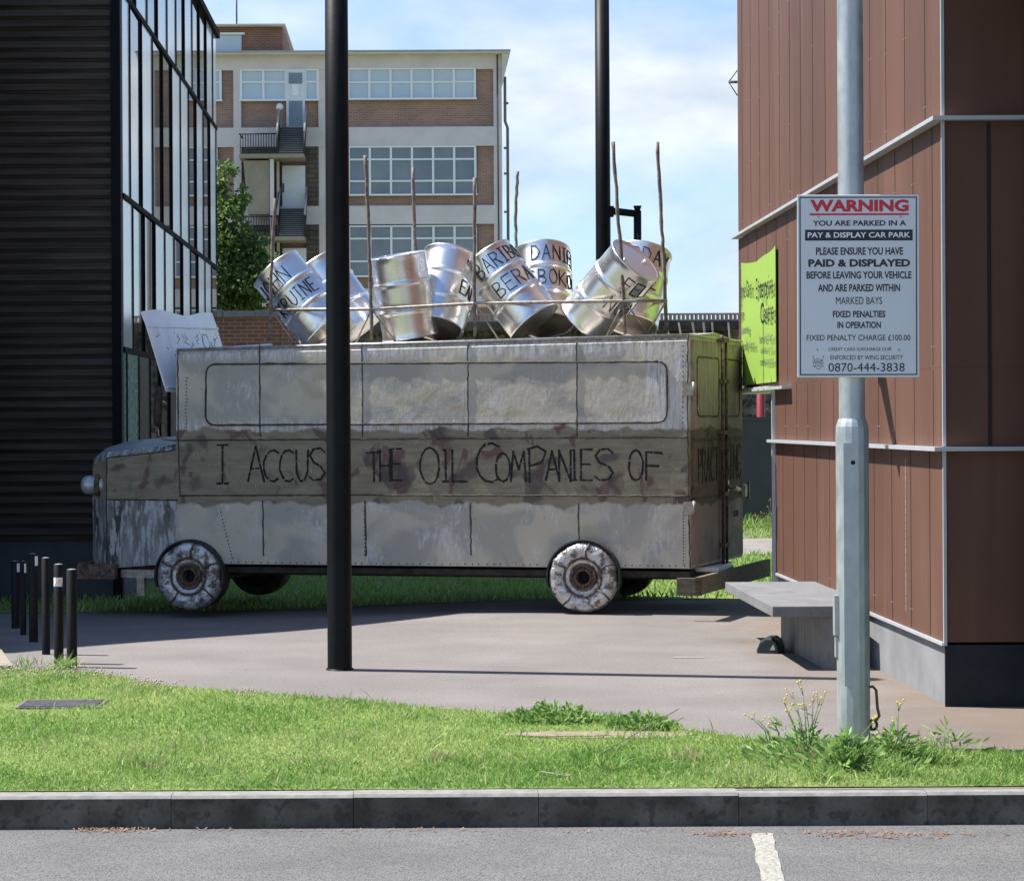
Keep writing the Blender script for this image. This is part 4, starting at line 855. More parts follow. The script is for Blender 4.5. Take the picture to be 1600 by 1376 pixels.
mb.build('border', M['ink'], WS)
RX = Matrix.Rotation(R(90),4,'X'); k_ = 1/ (FPX/YS); cxp, cyp = (1246.5+1435.5)/2, (590+304)/2
def sline(txt, x0, x1, y0, y1, m, bold=0, lift=.0044):
    text_mesh('lettering', txt, (x1-x0)*k_, (y1-y0)*k_, M[m], WS, Matrix.Translation((((x0+x1)/2-cxp)*k_, -lift, (cyp-(y0+y1)/2)*k_)) @ RX, bold, 0)
mb = MB()
def bar(x0,x1,y0,y1,lift=.0042): mb.face([((x0-cxp)*k_,-lift,(cyp-y1)*k_),((x1-cxp)*k_,-lift,(cyp-y1)*k_),((x1-cxp)*k_,-lift,(cyp-y0)*k_),((x0-cxp)*k_,-lift,(cyp-y0)*k_)])
bar(1265,1420,333.5,336.5); mb.build('underline', M['red'], WS)
mb = MB(); bar(1258,1426,359,376); mb.build('heading_band', M['ink'], WS)
for a in [('WARNING',1266,1420,312,331,'red',.045),('YOU ARE PARKED IN A',1270,1416,344.5,353,'ink',.026),('PLEASE ENSURE YOU HAVE',1275,1411,386.5,398.5,'ink',.026),('PAID & DISPLAYED',1263,1422,405,417,'ink',.04),('BEFORE LEAVING YOUR VEHICLE',1260,1424,424,435.5,'ink',.026),('AND ARE PARKED WITHIN',1278,1406,444,455.5,'ink',.026),('MARKED BAYS',1306,1378,464,475.5,'ink',0),('FIXED PENALTIES',1301,1383,485.5,496,'ink',.026),('IN OPERATION',1308,1376,502.5,513,'ink',.026),('FIXED PENALTY CHARGE £100.00',1260,1422,523,532,'ink',.005),('CREDIT CARD SURCHARGE £3.00',1294,1392,543,548,'ink',0),('ENFORCED BY WING SECURITY',1297,1410,555,562,'ink',0),('0870-444-3838',1294,1413,567,580.5,'ink',0)]: sline(*a)
sline('PAY & DISPLAY CAR PARK',1262,1422,363,371.5,'white',.018,.0052)
sline('WING',1269,1286,563,569,'inkgrey',.0); sline('SECURITY',1270,1285,570,572.5,'inkgrey')
mb = MB()
for pl in ([(1269,555),(1272,563),(1277,560),(1283,563),(1287,555)],[(1270,571),(1278,577),(1286,571)]):
    for a, b in zip(pl[:-1], pl[1:]):
        q0, q1 = Vector(((a[0]-cxp)*k_,-.0045,(cyp-a[1])*k_)), Vector(((b[0]-cxp)*k_,-.0045,(cyp-b[1])*k_)); mb.tube([q0,q1], .0012, 4)
mb.build('emblem', M['inkgrey'], WS)
for x, y in ((1279,339),(1407,339),(1276,546),(1404,547)):
    mb = MB(); mb.lathe([(.006,.0),(.006,.004),(.001,.006)], 10, 0, Matrix.Translation(((x-cxp)*k_,-.003,(cyp-y)*k_)) @ RX); mb.build('screw', M['trim'], WS)
mb = MB(); mb.box(-.1,.1,.004,.014,.2,.24); mb.box(-.1,.1,.004,.014,-.24,-.2); o = mb.build('clamp', M['galv'], WS)
# ------------------------------------------------------------------ bollards
BL = [(24.5,969,13,105,'furthest left of the row, tallest beside the building'),(36.5,985,9.5,115,''),(52.5,1001,14,138,''),(72,1022,13,151,''),(92,1036,15,155,''),(112.5,1042,16.5,153,'')]
bl_lab = ['black bollard furthest back in the row, at the picture edge','thin black bollard with a white tab, second from the back of the row','chipped black bollard with a white tab at its side, third from the back','plain black bollard just behind the one with the sticker','black bollard with a triangular warning sticker','plain black bollard nearest the camera, standing in grass']
for i, (px, by, wpx, hpx, _) in enumerate(BL):
    c_ = gnd(px, by); ppm = FPX/c_.y; root = thing('bollard', bl_lab[i], 'bollard', (c_.x, c_.y, zg(c_.x,c_.y)), 0, 'row of slim black bollards')
    r_ = wpx/2/ppm; h_ = hpx/ppm
    mb = MB(); mb.lathe([(r_,-.1),(r_,h_-.006),(r_-.006,h_)], 24); mb.build('post', M['bollard'], root)
    mb = MB(); mb.lathe([(r_-.006,h_),(.001,h_+.004)], 24); mb.build('cap', M['trim'], root)
    if i < 3:
        mb = MB(); s_ = 1
        for k in range(4):
            a, b = R(-60+14*k), R(-60+14*(k+1)); rr = r_+.002
            mb.face([(rr*math.cos(a),rr*math.sin(a),h_-.10),(rr*math.cos(b),rr*math.sin(b),h_-.10),(rr*math.cos(b),rr*math.sin(b),h_-.02),(rr*math.cos(a),rr*math.sin(a),h_-.02)])
        mb.build('reflector', M['white'], root)
    if i == 4:
        st = MB(); rr = r_+.002
        def cyl(a0, a1, z0, z1, mb, lift=0):
            for k in range(6):
                a, b = R(a0+(a1-a0)*k/6), R(a0+(a1-a0)*(k+1)/6); q_ = rr+lift
                mb.face([(q_*math.cos(a),q_*math.sin(a),z0),(q_*math.cos(b),q_*math.sin(b),z0),(q_*math.cos(b),q_*math.sin(b),z1),(q_*math.cos(a),q_*math.sin(a),z1)])
        cyl(-150,-30,h_-.165,h_-.10,st); so = st.build('sticker', M['white'], root)
        st = MB(); cyl(-150,-30,h_-.172,h_-.1655,st); st.build('blue_strip', mat('blue_ink', (.05,.15,.4)), so)
        tri = [(0,.048),(-.027,.0),(.027,.0),(0,.048)]; st = MB()
        st.tube([((rr+.001)*math.cos(R(-80)+x/rr), (rr+.001)*math.sin(R(-80)+x/rr), h_-.158+z_) for x, z_ in tri], .0035, 5); st.tube([((rr+.001)*math.cos(R(-80)), (rr+.001)*math.sin(R(-80)), h_-.158+z_) for z_ in (.01,.03)], .003, 5); st.build('warning_triangle', mat('orange_ink', (.8,.18,.04)), so)
# ------------------------------------------------------------------ bench and green box
n_ = gnd(1300, 1046); bY0 = n_.y; bX0 = at(1207, 950, bY0).x; bY1 = 19.85
BE = thing('bench', 'grey stone slab bench on a concrete plinth against the brown building', 'bench', (bX0, bY0, 0)); bw = XR-bX0
mb = MB(); mb.prism([(0,0),(bw-.15,0),(bw-.13,.55),(bw+.015,.70),(bw+.015,bY1-bY0),(0,bY1-bY0)], .385, .462); bevel(mb.build('seat', M['bench'], BE), .006, 2)
mb = MB(); xl = (n_.x-bX0)-.04; mb.hexa([(.10+.28,.04,-.05),(bw-.17,.04,-.05),(bw-.15,1.9,-.05),(.35,1.9,-.05),(.10+.28,.04,.384),(bw-.17,.04,.384),(bw-.15,1.9,.384),(.35,1.9,.384)]); mb.build('pedestal', M['bench_leg'], BE)
g_ = gnd(1203, 1020)
GB = thing('bait_box', 'small dark green rounded plastic box on the paving under the bench end', 'box', (g_.x, g_.y+.02, 0), R(-20))
pf = [(-.09,0),(-.09,.028),(-.062,.092),(-.02,.124),(.03,.126),(.07,.10),(.088,.05),(.09,0)]; mb = MB(); k = len(pf)
for y0, y1, s0_, s1_ in ((-.07,-.05,.86,1),(-.05,.15,1,1),(.15,.17,1,.86)):
    for (xa, za), (xb, zb_) in zip(pf[:-1], pf[1:]): mb.face([(xb*s0_,y0,zb_*s0_),(xa*s0_,y0,za*s0_),(xa*s1_,y1,za*s1_),(xb*s1_,y1,zb_*s1_)])
mb.face([(x*.86,-.07,z*.86) for x, z in reversed(pf)]); mb.face([(x*.86,.17,z*.86) for x, z in pf]); mb.build('shell', M['darkgreen'], GB)
mb = MB(); mb.face([(.015,-.072,.03),(.06,-.072,.03),(.045,-.072,.075)]); mb.build('label_patch', mat('pale_patch', (.5,.48,.4)), GB)
mb = MB(); mb.face([(-.0845,-.02,.046),(-.069,-.02,.084),(-.069,.10,.084),(-.0845,.10,.046)]); mb.build('window_patch', mat('blue_grey_patch', (.12,.2,.2), None, rough=.2), GB)
# manhole
c_ = gnd(97, 1103); MH = thing('drain_cover', 'grey metal drain cover lying in the lawn', 'drain cover', (c_.x, c_.y, .012))
mb = MB(); mb.box(-.26,.26,-.2,.2,-.05,.0); mb.box(-.27,.27,-.21,-.19,-.05,.008); mb.box(-.27,.27,.19,.21,-.05,.008); mb.box(-.27,-.25,-.189,.189,-.05,.008); mb.box(.25,.27,-.189,.189,-.05,.008)
for i in range(9): mb.box(-.24,.24,-.17+i*.04,-.155+i*.04,.0005,.012)
for i in range(9): mb.box(-.235+i*.055,-.228+i*.055,-.18,.18,.0006,.009)
mb.build('lid', M['cast'], MH)
# ------------------------------------------------------------------ brick office block far behind
YB = 97.0; S = YB/FPX
BB = thing('brick_office', 'brown brick office block with cream concrete frame, far behind the bus', 'building', (0, YB, 0))
def X(px, py=300): return at(px, py, YB).x
def Z(py, px=600): return at(px, py, YB).z
mb = MB(); xl_, xr_ = X(150), X(785, 300)
mb.box(xl_, xr_, .3, 14, -.1, Z(84)); mb.build('wall', M['brick'], BB)
mb = MB()
for y0, y1 in ((84,108),(198,228),(321,350),(450,478)): mb.box(xl_, xr_, .12, .31, Z(y1), Z(y0))
prevz = None
for a, b in ((365,377),(498,512),(772,785),(230,242)):
    for y0, y1 in ((108,198),(228,321),(350,450),(478,740)): mb.box(X(a), X(b), .14, .32, Z(y1)+.001, Z(y0)-.001)
mb.build('concrete_frame', M['cream'], BB)
mb = MB(); e0 = X(796, 80)
mb.hexa([(xl_,-.4,Z(86)),(e0,-.4,Z(86)),(e0,14,Z(86)),(xl_,14,Z(86)),(xl_,-.4,Z(83.5)),(e0,-.4,Z(83.5)),(e0,14,Z(83.5)),(xl_,14,Z(83.5))])
mb.hexa([(xr_+.002,.0,Z(130)),(xr_+.05,.0,Z(130)),(xr_+.05,12,Z(130)),(xr_+.002,12,Z(130)),(xr_+.002,-.35,Z(86.5)),(e0-.02,-.35,Z(86.5)),(e0-.02,12,Z(86.5)),(xr_+.002,12,Z(86.5))])
mb.build('roof', M['cream'], BB)
mb = MB(); mb.box(xl_,e0+.03,-.45,14,Z(83.3),Z(81)); mb.build('roof_edge', mat('lead_edge', (.3,.33,.3), (.4,.42,.4), 2, .6), BB)
def window(x0, x1, y0, y1, cols, rows, m, blind=None):
    X0, X1, Z0, Z1 = X(x0), X(x1), Z(y1), Z(y0); mb = MB(); mb.box(X0, X1, .20, .295, Z0, Z1); w = mb.build('window', m, BB)
    fr = MB(); t_ = .045
    fr.box(X0-.03, X1+.03, .10, .20, Z1-.06, Z1); fr.box(X0-.08, X1+.08, .02, .20, Z0-.07, Z0)
    for i in range(cols+1):
        xx = X0+(X1-X0)*i/cols; fr.box(xx-t_, xx+t_, .13, .199, Z0, Z1-.061)
    acc = 0
    for r_ in rows[:-1]:
        acc += r_; zz = Z1-(Z1-Z0)*acc/sum(rows)
        for i in range(cols): fr.box(X0+(X1-X0)*i/cols+t_, X0+(X1-X0)*(i+1)/cols-t_, .14, .198, zz-.035, zz+.035)
    fr.build('frame', M['frame'], w)
    if blind:
        b_ = MB(); b_.box(X0+.05, X1-.05, .17, .199, Z1-(Z1-Z0)*blind, Z1-.07); b_.build('blind', M['pane_blind'], w)
window(512, 743, 106, 153, 7, (1,1.15), M['pane_blind']); window(377, 447, 107, 154, 2, (1,1.4), M['pane_blind']); window(478, 497, 107, 154, 1, (1,1.4), M['pane_blind'])
window(512, 743, 228, 303, 7, (1,1.65,1), M['pane_dark']); window(512, 743, 352, 430, 7, (1,1.75,1.1), M['pane_dark'])
window(512, 743, 482, 545, 7, (1,1.6), M['pane_dark']); window(377,497,482,545,4,(1,1.6),M['pane_dark'])
window(243, 345, 107, 154, 3, (1,1.4), M['pane_blind']); window(243, 338, 228, 303, 3, (1,1.6,1), M['pane_dark']); window(243, 338, 352, 430, 3, (1,1.6,1), M['pane_dark'])
# upper fire door, lower doors
def door(x0, x1, y0, y1, glazed=False):
    mb = MB(); mb.box(X(x0), X(x1), .05, .29, Z(y1), Z(y0)); d_ = mb.build('door', M['door'], BB)
    if glazed:
        for a, b in ((y0+6, y0+23),(y0+50, y1-4)) : 
            mb = MB(); mb.box(X(x0+4), X(x1-4), .03, .051, Z(b), Z(a)); mb.build('pane', M['pane_dark'], d_)
        mb = MB(); mb.box(X(x0+9), X(x1-9), .02, .045, Z(y0+42), Z(y0+24)); mb.build('notice', M['white'], d_)
    else:
        mb = MB(); mb.box(X(x0+1), X(x0+3), .0, .05, Z((y0+y1)/2+7), Z((y0+y1)/2-7)); mb.build('handle', M['stair'], d_)
door(448, 477, 107, 200, True); door(441, 477, 258, 327); door(441, 478, 387, 450)
mb = MB()
for y0, y1 in ((228,321),(350,450)): mb.box(X(478), X(498), .1, .2, Z(y1), Z(y0)); mb.box(X(379), X(440), .16, .21, Z(y1), Z(y0))
mb.build('glass_block_panel', M['block'], BB)
for k, dy_ in enumerate((0, 127)):
    mb = MB(); mb.box(X(378), X(478), -1.5, .0, Z(252+dy_), Z(246+dy_)); mb.build('landing', M['beige'], BB)
    mb = MB(); ya, yb = 246+dy_, 199+dy_
    ns_ = 14
    for i in range(ns_):
        t0 = i/ns_; mb.box(X(438), X(478), -1.45+1.4*t0, -1.45+1.4*(t0+1/ns_), Z(ya), Z(ya)+(Z(yb)-Z(ya))*(i+1)/ns_)
    mb.build('stair_flight', M['stair'], BB); nb = MB()
    for i in range(ns_): nb.box(X(439), X(477), -1.47+1.4*i/ns_, -1.452+1.4*i/ns_, Z(ya)+(Z(yb)-Z(ya))*(i+1)/ns_-.04, Z(ya)+(Z(yb)-Z(ya))*(i+1)/ns_+.01)
    nb.build('lit_stair_edge', M['lit_nosing'], BB)
    mb = MB()
    for xx in (437, 479):
      hb_ = MB(); hb_.tube([(X(xx),-1.5,Z(ya-34)),(X(xx),.0,Z(yb-34))], .05, 6); hb_.build('handrail', M['handrail'], BB); mb = MB(); mb.tube([(X(xx),-1.5,Z(ya)),(X(xx),-1.5,Z(ya-32))], .03, 6); mb.hexa([(X(xx)-.02,-1.5,Z(ya)),(X(xx)+.02,-1.5,Z(ya)),(X(xx)+.02,0,Z(yb)),(X(xx)-.02,0,Z(yb)),(X(xx)-.02,-1.5,Z(ya-26)),(X(xx)+.02,-1.5,Z(ya-26)),(X(xx)+.02,0,Z(yb-26)),(X(xx)-.02,0,Z(yb-26))])
      mb.build('stair_railing', M['stair'], BB)
    mb = MB()
    mb.tube([(X(379),-1.48,Z(215+dy_)),(X(437),-1.48,Z(215+dy_))], .035, 6); mb.tube([(X(379),-1.48,Z(215+dy_)),(X(379),0,Z(215+dy_))], .035, 6)
    for i in range(15): xx = 380+i*4; mb.tube([(X(xx),-1.48,Z(248+dy_)),(X(xx),-1.48,Z(215+dy_))], .02, 5)
    mb.build('railing', M['stair'], BB)
    mb = MB(); mb.hexa([(X(391),-1.2,Z(338+dy_)),(X(424),-1.2,Z(338+dy_)),(X(424),-.1,Z(338+dy_)),(X(391),-.1,Z(338+dy_)),(X(384),-1.2,Z(255+dy_)),(X(424),-1.2,Z(255+dy_)),(X(424),-.1,Z(255+dy_)),(X(384),-.1,Z(255+dy_))]); mb.build('stair_underside', M['beige'], BB)
mb = MB(); mb.box(X(425),X(431),-1.3,-1.1,Z(650),Z(253)); mb.box(X(433),X(437),-.3,-.1,Z(650),Z(253)); mb.build('stair_column', M['cream'], BB)
mb = MB(); mb.ball((X(438), -.1, Z(167)), .15, 0, 12, 8); mb.build('bulkhead_lamp', M['white'], BB)
mb = MB()
for a in (340, 290): pass
mb.box(xl_, X(443), -.1, 9, Z(80.8), Z(42)); ph_ = mb.build('penthouse', M['redbrick'], BB)
mb = MB(); mb.box(xl_, X(448), -.5, 9.4, Z(42)+.002, Z(39.5)); mb.build('roof', M['cream'], ph_)
mb = MB(); mb.box(X(300), X(379), -.15, .1, Z(80), Z(55)); mb.build('window', M['pane_blind'], ph_); mb = MB(); mb.box(X(300), X(384), -.25, -.05, Z(54.5), Z(51.5)); mb.build('lintel', M['frame'], ph_)
mb = MB(); mb.tube([(X(361,20),3,Z(40)),(X(361,20),3,Z(-30))], .035, 6); mb.build('aerial', M['stair'], BB)
mb = MB(); xd = X(788, 200)+.1
mb.tube([(xd-.06,.2,Z(120)),(xd-.06,.2,Z(190)),(xd+.04,.2,Z(200)),(xd+.04,.2,Z(640))], .06, 8)
for y_ in (160,230,270,330): mb.box(xd-.12,xd+.08,.12,.3,Z(y_+3),Z(y_))
mb.build('downpipe', M['stick'], BB); mb = MB(); mb.tube([(X(778),.1,Z(84)),(X(781,500),.1,Z(600))], .025, 6); mb.build('cable', M['stair'], BB)
# ------------------------------------------------------------------ old brick wall, derelict building, hoarding
YW = 45; w0, w1 = at(150, 500, YW), at(438, 495, YW)
OW = thing('brick_wall', 'old red brick wall with a ragged concrete coping, left of the drums', 'wall', (0, YW, 0))
mb = MB(); mb.box(w0.x, w1.x, 0, .35, -.2, w1.z); mb.hexa([(w1.x+.003,0,-.2),(w1.x+.6,0,-.2),(w1.x+.6,.35,-.2),(w1.x+.003,.35,-.2),(w1.x+.003,0,w1.z-.05),(w1.x+.55,0,w1.z-.75),(w1.x+.55,.35,w1.z-.75),(w1.x+.003,.35,w1.z-.05)]); mb.build('wall', M['redbrick'], OW)
mb = MB(); x = w0.x
while x < w1.x:
    l_ = random.uniform(.3,.7); mb.box(x, min(w1.x+.02,x+l_-.01), -.06, .40, w1.z+.002, w1.z+.05+random.uniform(.03,.10)); x += l_
mb.build('coping', M['plinth'], OW)
YD = 60; d0, d1 = at(560, 487, YD), at(1330, 487, YD)
DB = thing('derelict_building', 'long derelict building with a pierced parapet and charred rafters behind the bus', 'building', (0, YD, 0))
zt_ = d1.z
mb = MB(); mb.box(d0.x, d1.x, .6, 6, -.2, zt_-.42); mb.build('wall', M['rubble'], DB)
mb = MB(); x = d0.x
mb.box(d0.x, d1.x, .28, .52, zt_-.20, zt_-.16); mb.box(d0.x, d1.x, .28, .52, zt_-.04, zt_)
while x < d1.x: mb.box(x, x+.055, .28, .5, zt_-.159, zt_-.041); x += .11
mb.build('parapet', mat('terracotta_blocks', (.34,.24,.2), (.42,.32,.27), 3, .9), DB)
mb = MB(); mb.box(d0.x, d1.x, .1, .59, zt_-.42, zt_-.201); mb.build('beam', M['char'], DB)
mb = MB(); x = at(1000,487,YD).x
while x < d1.x:
    lean = random.uniform(-.12,.2); l_ = random.uniform(.6,1.3); w_ = random.uniform(.03,.06)
    mb.hexa([(x+lean,-.5,zt_-.3-l_),(x+lean+w_,-.5,zt_-.3-l_),(x+lean+w_,-.42,zt_-.3-l_),(x+lean,-.42,zt_-.3-l_),(x,.0,zt_-.25),(x+w_,.0,zt_-.25),(x+w_,.08,zt_-.25),(x,.08,zt_-.25)]); x += random.uniform(.22,.42)
mb.build('rafters', M['rafter'], DB)
mb = MB()
for i in range(140):
    xx = random.uniform(d0.x, d1.x); zz = random.uniform(.1, zt_-.5); an = random.uniform(-1.2,1.2); l_ = random.uniform(.15,.6)
    mb.tube([(xx,.4,zz),(xx+l_*math.cos(an),.3,zz+l_*math.sin(an))], .03, 4)
tag(mb.build('broken_laths', M['rubble'], DB), kind='stuff')
h0, h1 = at(1000, 655, 41), at(1360, 655, 41)
HO = thing('hoarding', 'dark grey hoarding beyond the rear of the bus', 'fence', (0, 41, 0))
mb = MB(); mb.box(h0.x, h1.x, 0, .08, -.2, h1.z); mb.build('panel', M['slate'], HO); mb = MB(); mb.box(h0.x, h1.x, -.03, .11, h1.z+.001, h1.z+.05); mb.build('rail', M['slate'], HO)
# ------------------------------------------------------------------ vegetation (numpy)
def leafcloud(name, P, Dir, Len, Wid, tint, m, parent=None, bend=.3):
    """one kinked two-quad blade per point"""
    n = len(P); Dir = Dir/np.linalg.norm(Dir, axis=1, keepdims=True)
    side = np.cross(Dir, RNG.normal(size=(n,3))); side /= np.linalg.norm(side, axis=1, keepdims=True)+1e-9
    nrm = np.cross(side, Dir); W2 = (Wid/2)[:,None]*side
    mid = P+Dir*(Len*.55)[:,None]+nrm*(Len*bend*.15)[:,None]; tip = P+Dir*Len[:,None]*(1-.1*bend)+nrm*(Len*bend*.6)[:,None]
    V = np.stack([P-W2*.6, P+W2*.6, mid+W2, mid-W2, tip], 1).reshape(-1,3).astype(np.float32)
    base = np.arange(n)*5
    q = np.stack([base, base+1, base+2, base+3], 1); t = np.stack([base+3, base+2, base+4], 1)
    loops = np.concatenate([q, t], 1).reshape(-1).astype(np.int32)
    ls = np.empty(2*n, np.int32); ls[0::2] = np.arange(n)*7; ls[1::2] = np.arange(n)*7+4
    me = bpy.data.meshes.new(name); me.vertices.add(5*n); me.vertices.foreach_set('co', V.ravel()); me.loops.add(7*n); me.loops.foreach_set('vertex_index', loops)
    me.polygons.add(2*n); me.polygons.foreach_set('loop_start', ls); me.update(calc_edges=True)
    a = me.attributes.new('tint', 'FLOAT', 'POINT'); a.data.foreach_set('value', np.repeat(tint, 5).astype(np.float32))
    me.materials.append(m); o = bpy.data.objects.new(name, me); COL.objects.link(o); o.parent = parent; return o
EXs = np.array([p[0] for p in edge_xy]); EYs = np.array([p[1] for p in edge_xy])
def noise2(x, y, f, seed):
    r = np.random.default_rng(seed); s = np.zeros_like(x)
    for k in range(6):
        a = r.uniform(0, 6.28); ff = f*r.uniform(.6,1.8); s += np.sin((x*np.cos(a)+y*np.sin(a))*ff+r.uniform(0,6.28))
    return s/6
N = 520000
gx = RNG.uniform(-5, 5.2, N); gy = RNG.uniform(KY+.155, 18.2, N)
lim = np.interp(gx, EXs, EYs) + .03*noise2(gx, gy, 14, 5); ok = (gy < lim) & (gx > -.19*gy) & (gx < .266*gy)
for k, (a, b, rx_, ry_) in enumerate(soil_c):
    c_ = gnd(a, b); ok &= (((gx-c_.x)/rx_)**2+((gy-c_.y)/ry_)**2 + .5*noise2(gx,gy,20,k) > .95) | (RNG.random(N) < .12)
c_ = gnd(97,1103); ok &= ~((np.abs(gx-c_.x) < .25+.03*noise2(gx,gy,30,2)) & (np.abs(gy-c_.y) < .15+.07*noise2(gx,gy,25,4)))
dist = np.clip((15.5-gy)/4, .25, 1); ok &= RNG.random(N) < .35+.65*dist
gx, gy = gx[ok], gy[ok]; n = len(gx)
tuft = noise2(gx, gy, 9, 3); big = noise2(gx, gy, 2.2, 9)
ln = RNG.uniform(.016,.042,n)*(1+.9*np.clip(tuft,0,1)) ; tall = RNG.random(n) < .012; ln[tall] *= 2.4; ln *= np.clip(1+.7*noise2(gx,gy,4.5,33),.45,2)
dirs = np.stack([RNG.normal(0,.75,n), RNG.normal(0,.75,n), np.ones(n)], 1)
ti = np.clip(.45+.55*big+RNG.normal(0,.25,n)-.3*tuft, 0, 1)
P = np.stack([gx, gy, np.full(n,.004)], 1)
tag(leafcloud('grass', P, dirs, ln, RNG.uniform(.003,.0065,n), ti, M['grass'], None, .7), kind='stuff')
# straw coloured blades mixed in
k = RNG.random(n) < .05*(1+1.2*noise2(gx,gy,3,21))
tag(leafcloud('dry_grass', P[k], dirs[k], ln[k]*1.5, np.full(k.sum(),.004), RNG.random(k.sum()), M['straw'], None, .5), kind='stuff')
# rough grass behind and under the bus
N = 60000; bx = RNG.uniform(-5.5, 6.5, N); by = RNG.uniform(24.1, 41, N); ok = ~((by > 32) & (by < 36.4)) & ~((bx < XW+.05) & (by > YN-.05))
ok &= (RNG.random(N) < np.where(by < 32, 1, .6)); bx, by = bx[ok], by[ok]; n = len(bx)
bz = np.array([zg(x, y) for x, y in zip(bx, by)]); hgt = np.where(by > 39.5, 3.0, 1.0)
tag(leafcloud('rough_grass', np.stack([bx,by,bz],1), np.stack([RNG.normal(0,.5,n),RNG.normal(0,.5,n),np.ones(n)],1), RNG.uniform(.05,.12,n)*hgt, RNG.uniform(.012,.02,n), np.clip(RNG.normal(.45,.25,n),0,1), M['grass']), kind='stuff')
# clover heads
N = 900; q = []
for a, b, da, db, cnt in ((150,1058,170,12,260),(235,1075,40,10,70),(40,1055,60,10,60),(300,1072,60,6,60),(385,1092,20,5,30),(690,1230,300,5,0)):
    for i in range(cnt):
        p_ = gnd(a+RNG.normal()*da*.5, b+RNG.normal()*db*.5)
        if p_.y < np.interp(p_.x, EXs, EYs)-.03: q.append((p_.x, p_.y))
mb = MB()
for x, y in q: mb.ball((x, y, random.uniform(.04,.06)), random.uniform(.004,.0075), 0, 6, 4)
tag(mb.build('clover_flowers', M['clover']), kind='stuff')
# leafy patches on the lawn edge
def patch(label, a, b, ra, h_, n_):
    c_ = gnd(a, b); th = RNG.uniform(0,6.28,n_); rr = np.sqrt(RNG.random(n_)); hx = (1-rr**2)*(.55+.45*np.sin(th*3+rr*5))
    P_ = np.stack([c_.x+ra*rr*np.cos(th), c_.y+ra*.6*rr*np.sin(th), .02+h_*hx*RNG.uniform(.4,1,n_)], 1)
    D_ = np.stack([np.cos(th)*rr+RNG.normal(0,.5,n_), np.sin(th)*rr+RNG.normal(0,.5,n_), RNG.uniform(.2,1.0,n_)], 1)
    o = leafcloud('leafy_weed', P_, D_, RNG.uniform(.02,.05,n_), RNG.uniform(.012,.028,n_), RNG.random(n_), M['weed'])
    return tag(o, label, 'weed', 'leafy weeds on the lawn edge')
patch('long low leafy weed clump at the lawn edge, left of the bare soil', 862, 1128, .30, .10, 900)
patch('dark round leafy weed clump at the lawn edge, behind the bare soil', 1003, 1140, .20, .09, 650)
def weed_stalks(name, label, a, b, spec, leaves, group='flowering weeds round the galvanised post'):
    c_ = gnd(a, b); root = thing(name, label, 'weed', (c_.x, c_.y, 0), 0, group); st = MB(); fl = MB(); LP, LD, LL = [], [], []
    for (px, py) in spec:
        t = at(px, py, c_.y); top = Vector((t.x-c_.x, random.uniform(-.08,.08), t.z)); b0 = Vector((top.x*.25+random.uniform(-.03,.03), random.uniform(-.04,.04), 0)); m_ = (b0+top)/2+Vector((-top.x*.12,0,.03))
        st.tube([b0, m_, top], [.0035,.0028,.0018], 5)
        for k in range(random.randint(2,4)):
            f = top+Vector((random.gauss(0,.018),random.gauss(0,.018),random.gauss(0,.012))); fl.ball(f, random.uniform(.004,.007), 0, 6, 4); st.tube([m_+(top-m_)*.7, f], .0012, 4)
        for k in range(5):
            s_ = random.random()*.8; p_ = b0+(m_-b0)*min(1,2*s_) if s_ < .5 else m_+(top-m_)*(2*s_-1); LP.append(p_); LD.append((random.gauss(0,1),random.gauss(0,1),.5)); LL.append(random.uniform(.02,.045))
    for k in range(leaves*3):
        an = random.uniform(0,6.28); r_ = abs(random.gauss(0,.16)); LP.append((r_*math.cos(an), .6*r_*math.sin(an), random.uniform(.0,.20)*math.exp(-r_*4))); LD.append((math.cos(an)+random.gauss(0,.4), math.sin(an)+random.gauss(0,.4), random.uniform(.1,1.2))); LL.append(random.uniform(.03,.08))
    st.build('stem', M['straw_stem'], root); fl.build('flower', M['yellow'], root)
    n_ = len(LP); leafcloud('leaves', np.array([tuple(p) for p in LP]), np.array(LD), np.array(LL), np.array(LL)*RNG.uniform(.14,.32,n_), RNG.random(n_), M['weed'], root)
M['straw_stem'] = mat('green_brown_stem', (.13,.17,.06), (.22,.22,.1), 20, .8)
weed_stalks('flowering_weed', 'tall weed with small yellow flowers left of the galvanised post', 1262, 1192, [(1240,1080),(1254,1071),(1223,1093),(1228,1110),(1270,1086),(1291,1084),(1282,1090),(1258,1098),(1246,1102)], 170)
weed_stalks('flowering_weed', 'sparse weed with yellow tips leaning over the paving edge, furthest left by the post', 1225, 1178, [(1170,1117),(1182,1122),(1206,1125)], 40)
weed_stalks('flowering_weed', 'broad leafed weed in front of the foot of the galvanised post', 1322, 1205, [(1363,1124),(1372,1143)], 260)
weed_stalks('flowering_weed', 'straggly weed with yellow flowers right of the galvanised post', 1395, 1196, [(1405,1100),(1401,1128),(1420,1134),(1385,1170),(1442,1160)], 200)
weed_stalks('flowering_weed', 'single yellow dandelion flower on the grass right of the post', 1478, 1178, [(1482,1152)], 30)
weed_stalks('flowering_weed', 'weed with pale tips growing against the dark hoarding', 1205, 826, [(1204,780),(1200,790),(1190,800),(1180,805),(1207,795)], 60, 'weeds by the hoarding')
